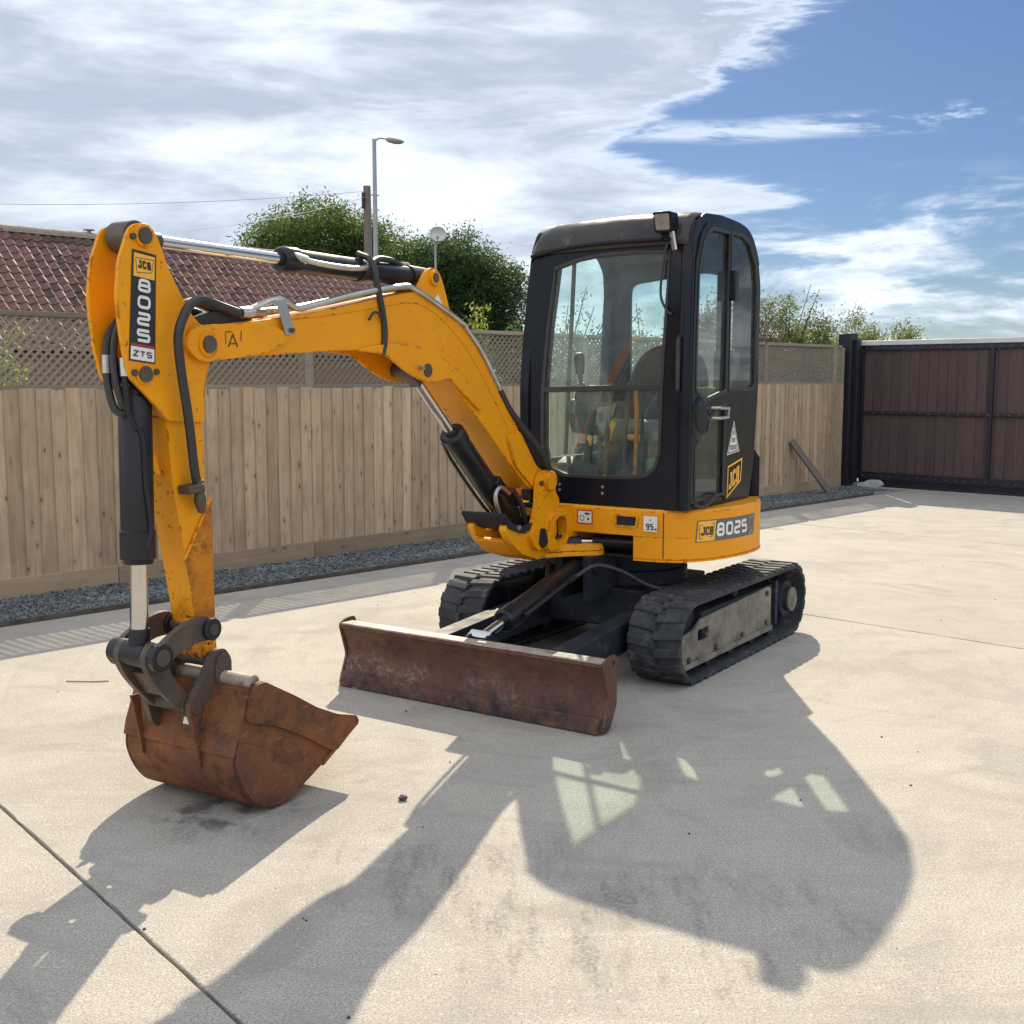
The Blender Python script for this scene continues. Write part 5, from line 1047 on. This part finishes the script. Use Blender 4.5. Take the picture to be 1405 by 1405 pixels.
# ------------------------------------------------------------------ bucket
BZ = 0.014
prof = [(2.441,0.470),(2.482,0.432),(2.500,0.375),(2.530,0.285),(2.545,0.235),(2.546,0.175),(2.515,0.098),(2.465,0.035),(2.405,0.004),(2.335,-0.010),(2.278,0.000),(2.158,0.048),(2.030,0.108),(1.900,0.196)]
sh_o = [(p.x, p.y+BZ) for p in crom([(s, z, 0) for s, z in prof], 4)]
def shell_bucket(mb, o0, o1, th):
    n = len(sh_o); inner = []
    for i, (s, z) in enumerate(sh_o):
        a = sh_o[max(0, i-1)]; b = sh_o[min(n-1, i+1)]; d = Vector((b[0]-a[0], b[1]-a[1])).normalized(); inner.append((s+d.y*-th*-1*-1 if False else s-d.y*-th, z+d.x*-th))
    # choose the inner side towards the cavity centre
    c = Vector((2.28, 0.26)); 
    if (Vector(inner[n//2])-c).length > (Vector(sh_o[n//2])-c).length: inner = [(2*s-q[0], 2*z-q[1]) for (s, z), q in zip(sh_o, inner)]
    return bprism(mb, sh_o+inner[::-1], o0, o1)
BO0, BO1 = -0.275, 0.285
bucket = P('bucket', shell_bucket(MB(), BO0, BO1, 0.012), M_RUSTK, smooth=45, bevel=0.002)
mouth = [(2.385,0.462+BZ),(2.255,0.386+BZ),(2.132,0.310+BZ),(2.008,0.250+BZ),(1.93,0.228+BZ)]
side = sh_o+[(1.893,0.215+BZ)]+mouth[::-1]+[(2.41,0.472+BZ)]
for o0, o1 in ((BO1-0.014, BO1-0.001), (BO0+0.001, BO0+0.014)): P('side_plate', bprism(MB(), side, o0, o1), M_RUSTK, bucket, bevel=0.003)
rein = rpoly([Vector(p) for p in [(2.498,0.345),(2.482,0.425),(2.441,0.470),(2.405,0.470),(2.255,0.386),(2.132,0.310),(2.008,0.252),(1.893,0.218),(1.889,0.190),(2.02,0.112),(2.06,0.125),(2.20,0.215),(2.36,0.300)]], 0.015)
rein = [(p.x, p.y+BZ) for p in rein]
for o0, o1 in ((BO1, BO1+0.014), (BO0-0.014, BO0)): P('side_cutter', bprism(MB(), rein, o0, o1), M_RUSTK, bucket, bevel=0.004)
heel = [(p.x, p.y+BZ+0.003) for p in crom([(2.535,0.27,0),(2.545,0.18,0),(2.51,0.095,0),(2.46,0.035,0),(2.40,0.006,0),(2.335,-0.006,0),(2.28,0.004,0),(2.20,0.035,0),(2.30,0.14,0),(2.42,0.23,0)], 3, closed=True)]
P('heel_plate', bprism(MB(), heel, BO1, BO1+0.007), M_RUSTK, bucket, bevel=0.003)
P('cutting_edge', bprism(MB(), [(2.10,0.072+BZ),(1.885,0.182+BZ),(1.880,0.200+BZ),(2.09,0.092+BZ)], BO0-0.012, BO1+0.012), M_RUSTK, bucket, bevel=0.003)
P('torque_tube', MB().cyl(BM(2.43,BO0-0.006,0.468+BZ), BM(2.43,BO1-0.02,0.468+BZ), 0.028, n=20), M_PALER, bucket)
P('wear_strap', bprism(MB(), [(2.470,0.445+BZ),(2.500,0.36+BZ),(2.535,0.28+BZ),(2.548,0.23+BZ),(2.556,0.23+BZ),(2.543,0.285+BZ),(2.508,0.37+BZ),(2.478,0.455+BZ)], BO0+0.0, BO1-0.0), M_RUSTK, bucket, bevel=0.002)
hang = rpoly([Vector(p) for p in [(2.391,0.458),(2.388,0.545),(2.42,0.590),(2.465,0.590),(2.506,0.54),(2.55,0.475),(2.598,0.420),(2.592,0.385),(2.572,0.315),(2.52,0.285),(2.48,0.305),(2.445,0.40)]], 0.02)
for o0, o1 in ((0.095, 0.120), (-0.120, -0.095)):
    P('hanger', bprism(MB(), hang, o0, o1), M_LINK, bucket, bevel=0.006)
    oo = o1 if o0 > 0 else o0-0.008
    P('hanger_pad', bprism(MB(), rpoly([(2.42,0.45),(2.425,0.55),(2.45,0.57),(2.475,0.53),(2.47,0.45)], 0.015), oo, oo+0.008), M_LINK, bucket, bevel=0.003)
    P('hanger_pad', bprism(MB(), rpoly([(2.475,0.43),(2.53,0.40),(2.555,0.32),(2.52,0.33)], 0.01), oo, oo+0.008), M_RUSTK, bucket, bevel=0.003)
    P('gusset', bprism(MB(), [(2.56,0.40+BZ),(2.60,0.40+BZ),(2.556,0.17+BZ),(2.546,0.17+BZ)], o0 + (0.016 if o0 > 0 else -0.05), o0+(0.026 if o0 > 0 else -0.062)), M_RUSTK, bucket, bevel=0.002)
P('bucket_pin', bcyl(MB(), 2.44, 0.545, -0.135, 0.130, 0.028), M_LINK, bucket); P('tipping_pin', bcyl(MB(), 2.568, 0.405, -0.13, 0.128, 0.024), M_LINK, bucket)
P('serial_plate', MB().add([BM(2.5475,0.03,0.315+BZ),BM(2.5475,0.075,0.315+BZ),BM(2.5395,0.075,0.338+BZ),BM(2.5395,0.03,0.338+BZ)], [(0,1,2,3)]), M_DWHT, bucket, smooth=0)
# ------------------------------------------------------------------ cab
XC, YL, YR, XB = 0.56, 0.625, -0.395, -0.385
fr_o = [(-.335,.872),(-.395,1.00),(-.40,1.33),(-.392,1.70),(-.355,2.06),(-.318,2.19),(-.27,2.25),(.15,2.285),(.56,2.285),(.575,2.10),(.575,.872)]
win = [(-.173,2.149),(-.04,2.185),(.102,2.203),(.30,2.207),(.507,2.195),(.487,1.80),(.470,1.5),(.465,1.17),(.440,1.09),(.39,1.048),(.317,1.032),(.10,1.026),(-.11,1.026),(-.196,1.055),(-.24,1.11),(-.256,1.178),(-.256,1.49),(-.225,1.80)]
cab = P('cab', MB().prism(rpoly([Vector(p) for p in fr_o], 0.03), lambda u, v, w: (w, u, v), XC-0.07, XC, [win]), M_BLK, bevel=0.012)
def grow(pts, d):
    c = sum((Vector(p) for p in pts), Vector((0, 0)))/len(pts)
    return [Vector(p)+(Vector(p)-c).normalized()*d for p in pts]
P('window_rubber', MB().prism(grow(win, 0.010), lambda u, v, w: (w, u, v), XC-0.02, XC+0.006, [grow(win, -0.012)]), M_HOSE, cab, bevel=0.003)
P('windscreen', MB().prism([p for p in grow(win, -0.002)], lambda u, v, w: (w, u, v), XC-0.012, XC-0.008), M_GLASS2, cab, smooth=0)
P('windscreen_bar', MB().bar((XC-0.004,-0.262,1.493),(XC-0.004,0.472,1.512),0.022,0.030), M_HOSE, cab, bevel=0.003)
for yy, zz in ((-.14,.975),(-.14,.945),(.13,.975),(.13,.94)): P('bolt', MB().cyl((XC-0.002,yy,zz),(XC+0.006,yy,zz),0.008,n=8), M_ZINC, cab)
# left side: outer frame with door opening and quarter light
sd_o = [(0.555,0.872),(0.570,1.20),(0.575,1.49),(0.555,1.80),(0.545,2.07),(0.54,2.25),(0.50,2.345),(0.40,2.398),(0.19,2.410),(-0.07,2.398),(-0.23,2.352),(-0.33,2.235),(-0.375,2.08),(-0.372,1.49),(-0.33,1.07),(-0.27,0.872)]
sd_o = rpoly([Vector(p) for p in sd_o], 0.03)
door_g = [(0.095,2.330),(0.30,2.330),(0.365,2.310),(0.430,2.240),(0.478,2.10),(0.492,1.80),(0.495,1.50),(0.42,1.455),(0.34,1.445),(0.25,1.462),(0.105,1.49)]
door_l = [(0.49,0.925),(0.125,0.905),(0.110,1.42),(0.20,1.40),(0.30,1.36),(0.37,1.275),(0.49,1.20)]
quart = [(0.052,2.335),(-0.10,2.335),(-0.20,2.300),(-0.285,2.20),(-0.322,2.07),(-0.318,1.52),(-0.29,1.495),(0.055,1.495)]
P('side_frame', MB().prism(sd_o, lambda u, v, w: (u, w, v), YL-0.07, YL, [[(0.075,0.885),(0.52,0.90),(0.525,1.49),(0.515,1.80),(0.50,2.12),(0.45,2.26),(0.37,2.345),(0.075,2.355)], quart]), M_BLK, cab, bevel=0.016, seg=3)
dr_o = rpoly([Vector(p) for p in [(0.080,0.882),(0.535,0.895),(0.540,1.49),(0.530,1.80),(0.515,2.13),(0.46,2.28),(0.375,2.358),(0.08,2.362)]], 0.02)
door = P('door', MB().prism(dr_o, lambda u, v, w: (u, w, v), YL-0.028, YL+0.008, [door_g, door_l]), M_BLK, bevel=0.006)
for pts, nm, mm in ((door_g, 'upper_glass', M_GLASS2), (door_l, 'lower_glass', M_GLASS2)):
    P(nm, MB().prism(grow(pts, 0.004), lambda u, v, w: (u, w, v), YL-0.012, YL-0.008), mm, door, smooth=0)
    P('glass_rubber', MB().prism(grow(pts, 0.008), lambda u, v, w: (u, w, v), YL, YL+0.013, [grow(pts, -0.012)]), M_HOSE, door, bevel=0.003)
P('quarter_glass', MB().prism(grow(quart, 0.004), lambda u, v, w: (u, w, v), YL-0.016, YL-0.012), M_GLASS2, cab, smooth=0)
P('quarter_rubber', MB().prism(grow(quart, 0.008), lambda u, v, w: (u, w, v), YL-0.01, YL+0.005, [grow(quart, -0.012)]), M_HOSE, cab, bevel=0.003)
P('door_hinge', MB().box(0.045,0.10,YL+0.006,YL+0.045,1.97,2.13), M_BLK, door, bevel=0.008)
P('lock_roundel', MB().lathe((0.435,YL-0.01,1.35),(0.435,YL+0.022,1.35),[(0,.12),(.6,.118),(.75,.105),(.8,.075),(1,.07)],32), M_BLK, door)
P('door_handle', MB().tube([(0.29,YL+0.006,1.40),(0.28,YL+0.05,1.40),(0.16,YL+0.05,1.395),(0.15,YL+0.045,1.35),(0.27,YL+0.045,1.345),(0.28,YL+0.006,1.345)], 0.009, 8), M_ZINC, door)
P('cable_loop', MB().tube([(0.50,YL+0.012,0.90),(0.40,YL+0.03,0.885),(0.26,YL+0.03,0.93),(0.16,YL+0.025,0.93),(0.11,YL+0.01,0.90)], 0.008, 8, sm=6), M_HOSE, door)
# decals on the quarter panel
fy = lambda u, v, l: (u, YL+0.0015+l, v)
tri = P('triangle_sticker', MB().add([fy(0.060,1.135,0),fy(-0.115,1.150,0),fy(-0.028,1.325,0)], [(0,1,2)]), M_DWHT, cab, smooth=0)
tm_ = MB(); fr_ = lambda u, v, l: (-u, YL+0.003+l, v)
tm_.ribbon([(-0.046,1.145),(0.101,1.157),(0.028,1.303)], 0.006, fr_, True)
for zz, w_, n_ in ((1.165,0.024,4),(1.205,0.022,2),(1.243,0.018,1)):
    for q in range(n_): tm_.ribbon([tuple(p) for p in rpoly([Vector((0.028-n_*w_/2+q*w_+0.004, zz)), Vector((0.028-n_*w_/2+(q+1)*w_-0.004, zz)), Vector((0.028-n_*w_/2+(q+1)*w_-0.004, zz+0.022)), Vector((0.028-n_*w_/2+q*w_+0.004, zz+0.022))], 0.006)], 0.005, fr_, True)
P('sticker_print', tm_, M_DGRY, cab, smooth=0)
jl = P('logo_border', MB().ribbon([(0.045,0.915),(-0.20-0.10,1.02),(-0.285,1.155),(0.035,1.105)] if False else [(-0.050,0.905),(0.135,0.985),(0.150,1.105),(-0.042,1.070)], 0.011, fr_, True), M_DYEL, cab, smooth=0)
jw = MB()
def fsk(u, v, l): return (-(u), YL+0.003+l, v+0.30*u)
word(jw, 'JCB', -0.030, 0.948, 0.044, 0.092, 0.007, 0.018, fsk, r=0.12); P('logo_lettering', jw, M_DYEL, cab, smooth=0)
# right side, rear, floor, roof
rs = [(u, v) for u, v in [(p.x, p.y) for p in sd_o]]
def rmap(u, v, w): return (u, YR+w+max(0, v-1.7)*0.10, v)
wr_ = [(0.46,1.10),(-0.29,1.10),(-0.31,2.05),(-0.27,2.19),(-0.18,2.27),(0.34,2.28),(0.43,2.22),(0.47,2.08)]
wr_ = rpoly([Vector(p) for p in wr_], 0.03)
P('side_frame', MB().prism(rs, rmap, 0.0, 0.055, [wr_]), M_BLK, cab, bevel=0.012)
P('side_glass', MB().prism(grow(wr_, 0.004), rmap, 0.02, 0.024), M_GLASS, cab, smooth=0)
P('window_bar', MB().bar((0.12,YR+0.025,1.11),(0.12,YR+0.08,2.27),0.016,0.022,up=(1,0,0)), M_HOSE, cab)
rr_o = [(YR+0.03,0.872),(YL-0.03,0.872),(YL-0.03,2.26),(0.10,2.34),(YR+0.09,2.26)]
rw = rpoly([Vector(p) for p in [(-0.20,1.42),(0.47,1.42),(0.47,2.12),(0.30,2.17),(-0.20,2.12)]], 0.06)
P('rear_frame', MB().prism(rr_o, lambda u, v, w: (w, u, v), XB, XB+0.045, [rw]), M_BLK, cab, bevel=0.01)
P('rear_glass', MB().prism(grow(rw, 0.004), lambda u, v, w: (w, u, v), XB+0.02, XB+0.024), M_GLASS, cab, smooth=0)
P('cab_floor', MB().box(XB+0.05, XC-0.075, YR+0.06, YL-0.08, 0.876, 0.93), M_CHAS, cab)
rings = []
for yy, dz, ins in ((YR+0.055,-0.115,0.03),(YR+0.07,-0.06,0.015),(YR+0.11,-0.022,0.004),(YR+0.18,-0.005,0),(0.0,0.004,0),(0.2,0.010,0),(0.42,0.006,0),(YL-0.05,0.0,0),(YL-0.012,-0.012,0.004)):
    pr = [(0.572-ins,2.225),(0.580-ins,2.255),(0.560-ins,2.315),(0.52-ins,2.365),(0.45-ins,2.398),(0.30,2.412),(0.05,2.418),(-0.15,2.405),(-0.27+ins,2.36),(-0.35+ins,2.27),(-0.385+ins,2.20)]
    pr = crom([(x, 0, z) for x, z in pr], 3)
    rings.append([(p.x, yy, p.z+dz*min(1, max(0.0, (p.z-2.15)/0.2))) for p in pr])
rf = P('roof', MB().loft(rings, False, False, closed=False), M_ROOF, cab, smooth=60)
so = rf.modifiers.new('solid', 'SOLIDIFY'); so.thickness = 0.02; so.offset = -1
P('roof_drip', MB().tube([(0.584,-0.315,2.215),(0.588,-0.1,2.245),(0.588,0.15,2.258),(0.588,0.55,2.255)], 0.010, 8, sm=4), M_BLK, cab)
# hooked corner trim between front and side
P('corner_pillar', MB().tube([(0.548,0.60,0.875),(0.555,0.60,1.5),(0.540,0.598,2.1),(0.525,0.59,2.27),(0.48,0.585,2.345)], 0.034, 14, sm=6), M_BLK, cab)
P('grab_rail', MB().tube([(0.565,0.575,1.77),(0.60,0.58,1.75),(0.60,0.58,1.50),(0.565,0.575,1.47)], 0.011, 10), M_HOSE, cab)
P('grab_rail', MB().tube([(0.50,-0.335,1.80),(0.545,-0.30,1.79),(0.545,-0.285,1.68),(0.545,-0.29,1.58),(0.50,-0.335,1.57)], 0.012, 10), M_HOSE, cab)
wl2 = P('work_lamp', MB().prism(rpoly([(-0.048,-0.05),(0.048,-0.05),(0.052,0.05),(-0.052,0.05)], 0.013), lambda u, v, w: (0.60+w+0.25*v, 0.50+u, 2.335+v), -0.045, 0.035), M_BLK, bevel=0.01)
P('lens', MB().prism(rpoly([(-0.038,-0.039),(0.038,-0.039),(0.041,0.039),(-0.041,0.039)], 0.010), lambda u, v, w: (0.60+w+0.25*v, 0.50+u, 2.335+v), 0.036, 0.040), M_LENS, wl2)
P('lamp_bracket', MB().bar((0.585,0.545,2.20),(0.60,0.535,2.29),0.03,0.012), M_ZINC, wl2)
P('lamp_cable', MB().tube([(0.575,0.50,2.24),(0.573,0.475,2.12),(0.573,0.465,1.98),(0.573,0.50,1.90),(0.573,0.53,1.88)], 0.007, 8, sm=6), M_HOSE, wl2)
M_SHEET = glass('clear_plastic_sheet', (0.85, 0.88, 0.90), 0.10, 0.35)
# ------------------------------------------------------------------ cab interior
st = P('seat', MB().loft([[(x, 0.14+y, z) for x, y, z in ring] for ring in (
    [(-0.22,-0.22,1.20),(0.22,-0.22,1.20),(0.22,0.22,1.20),(-0.22,0.22,1.20)],
    [(-0.23,-0.24,1.27),(0.25,-0.24,1.28),(0.25,0.24,1.28),(-0.23,0.24,1.27)],
    [(-0.20,-0.20,1.31),(0.21,-0.20,1.33),(0.21,0.20,1.33),(-0.20,0.20,1.31)])]), M_PALE, bevel=0.025, seg=3)
bk = crom([(-.22,1.28,0),(-.235,1.50,0),(-.19,1.66,0),(-.10,1.735,0),(0,1.75,0),(.10,1.735,0),(.19,1.66,0),(.235,1.50,0),(.22,1.28,0)], 5)
P('backrest', MB().prism([(p.x, p.y) for p in bk], lambda u, v, w: (-0.16-(v-1.3)*0.18+w, 0.14+u, v), -0.05, 0.05), M_SEAT, st, bevel=0.03, seg=3)
P('seat_base', MB().box(-0.18,0.18,-0.05,0.33,0.931,1.198), M_CHAS, st, bevel=0.02)
for yy, nm in ((-0.21, -1), (0.46, 1)):
    cs = P('console', MB().prism(rpoly([(-0.22,1.20),(0.20,1.24),(0.27,1.36),(0.22,1.44),(-0.05,1.42),(-0.24,1.36)], 0.03), lambda u, v, w: (u, yy+w, v), -0.065, 0.065), M_BLKP if False else M_BLACKP, bevel=0.015)
    P('armrest', MB().box(-0.22,0.05,yy-0.045,yy+0.045,1.46,1.505), M_SEAT, cs, bevel=0.018, seg=3)
    P('gaiter', MB().lathe((0.20,yy,1.42),(0.22,yy,1.53),[(0,.05),(.25,.042),(.3,.045),(.55,.034),(.6,.037),(.9,.022),(1,.018)],16), M_HOSE, cs)
    P('joystick', MB().lathe((0.22,yy,1.52),(0.245,yy,1.70),[(0,.012),(.3,.014),(.35,.024),(.7,.03),(.9,.032),(1,.018)],14), M_BLACKP, cs)
for yy in (0.06, 0.17):
    tv = P('travel_lever', MB().tube([(0.36,yy,0.93),(0.40,yy,1.15),(0.36,yy,1.42)], 0.013, 8, sm=4), M_LINK)
    P('grip', MB().lathe((0.365,yy,1.41),(0.345,yy,1.53),[(0,.014),(.2,.021),(.85,.021),(1,.012)],12), M_BLACKP, tv)
for pa, pb in (((0.38,-0.09,1.06),(0.42,-0.03,1.24)), ((0.36,0.03,1.18),(0.39,0.10,1.32)), ((0.30,0.02,1.34),(0.32,0.06,1.42))):
    P('lever_reflection', MB().bar(pa, pb, 0.034, 0.012, up=(1,0,0)), M_YPARTREFL, bevel=0.003)  # lever reflections seen in the windscreen, built as solid yellow bars
P('plastic_sheet', MB().loft([[(0.30+0.03*math.sin(j*2.1+i), -0.23+0.075*i, 1.00+0.11*j+0.02*math.sin(i*1.7+j)) for i in range(6)] for j in range(5)], False, False, closed=False), M_SHEET, smooth=60)
P('steering_column', MB().tube([(0.42,-0.05,0.93),(0.40,-0.05,1.2),(0.37,-0.04,1.40)], 0.022, 10, sm=4), M_BLACKP)
P('monitor', MB().prism(rpoly([(-0.06,1.40),(0.06,1.40),(0.05,1.50),(-0.04,1.52)], 0.015), lambda u, v, w: (0.38+w, -0.02+u, v), -0.03, 0.03), M_BLACKP, bevel=0.008)
P('lever_rod', MB().tube([(0.40,0.235,0.94),(0.36,0.225,1.30),(0.33,0.20,1.52)], 0.012, 8, sm=4), M_WEAR)
P('lever_rod', MB().tube([(0.41,0.275,0.94),(0.38,0.27,1.30),(0.35,0.25,1.52)], 0.010, 8, sm=4), M_CHAS)
P('hydraulic_tank_cover', MB().box(0.10,0.30,0.24,0.45,0.932,1.12), M_GREEN, bevel=0.02)
P('pilot_pipe', MB().cyl((0.30,0.15,1.23),(0.34,0.24,1.23),0.02,n=12), M_YPARTREFL)
P('front_console', MB().prism(rpoly([(0.30,0.932),(0.46,0.932),(0.44,1.08),(0.34,1.12)], 0.02), lambda u, v, w: (u, w, v), -0.24, 0.03), M_BLACKP, bevel=0.01)
P('document_sheet', MB().box(0.22,0.224,0.33,0.44,0.95,1.10), M_DWHT, bevel=0.001)
P('engine_cover', MB().box(-0.335,-0.25,-0.30,0.52,0.932,1.42), M_BLACKP, bevel=0.02)
P('wall_box', MB().box(-0.33,-0.24,0.40,0.53,1.44,1.72), M_BLACKP, bevel=0.01)
# tail: engine hood behind the cab
hood = crom([(-.36,-.55,0),(-.36,.58,0),(-.52,.46,0),(-.66,.28,0),(-.71,.05,0),(-.68,-.22,0),(-.55,-.45,0)], 4, closed=True)
P('engine_hood', MB().loft([[(p.x, p.y, 0.873) for p in hood],[(p.x, p.y, 1.10) for p in hood],[(p.x*0.97, p.y*0.95, 1.15) for p in hood]]), M_BLK, smooth=50)
P('side_cover', MB().box(-0.36,0.50,-0.66,-0.44,0.873,1.05), M_YEL, bevel=0.05, seg=4)
P('tail_lamp', MB().box(-0.43,-0.38,0.50,0.56,0.874,0.91), M_YPARTREFL, bevel=0.008)
# ------------------------------------------------------------------ small things on the concrete
def pebble(r, seed):
    rn = random.Random(seed); bm = bmesh.new(); bmesh.ops.create_icosphere(bm, subdivisions=2, radius=r)
    for v in bm.verts: v.co *= 1+rn.uniform(-0.22, 0.22); v.co.z *= 0.7
    mb = MB(); mb.v = [tuple(v.co) for v in bm.verts]; mb.f = [tuple(q.index for q in f.verts) for f in bm.faces]; bm.free(); return mb
M_DSTONE = mat('dark_stone', (0.035, 0.032, 0.03), (0.055, 0.05, 0.045), 40, 0.8)
o = mesh_ob('stone', pebble(0.016, 3), M_DSTONE, smooth=0); o.location = (-0.404, 4.118, 0.009); tag(o, 'small black stone lying alone between bucket and cab shadow', 'stone')
o = mesh_ob('twig', MB().tube([(-2.30,5.80,0.004),(-2.22,5.785,0.006),(-2.15,5.79,0.004),(-2.08,5.80,0.005)], 0.0025, 5), M_DSTONE); tag(o, 'thin dark twig on the concrete left of the bucket linkage', 'twig')
gm = MB()
for i in range(110):
    x, y = random.uniform(-3.2, 4.8), random.uniform(2.6, 11.5)
    if (Vector((x, y, 0))-FO).dot(VV) < 1.1: continue
    r = random.uniform(0.0025, 0.007) if random.random() < 0.93 else random.uniform(0.006, 0.008)
    q = [(x+r*math.cos(a+i)*random.uniform(.7, 1.3), y+r*math.sin(a+i)*random.uniform(.7, 1.3), 0.0005) for a in (0, 1.57, 3.14, 4.7)]+[(x, y, r*1.1)]
    gm.add(q, [(0,1,4),(1,2,4),(2,3,4),(3,0,4)])
tag(mesh_ob('grit', gm, M_DSTONE, smooth=0), 'scattered dark grit on the concrete yard', 'grit', 'stuff')
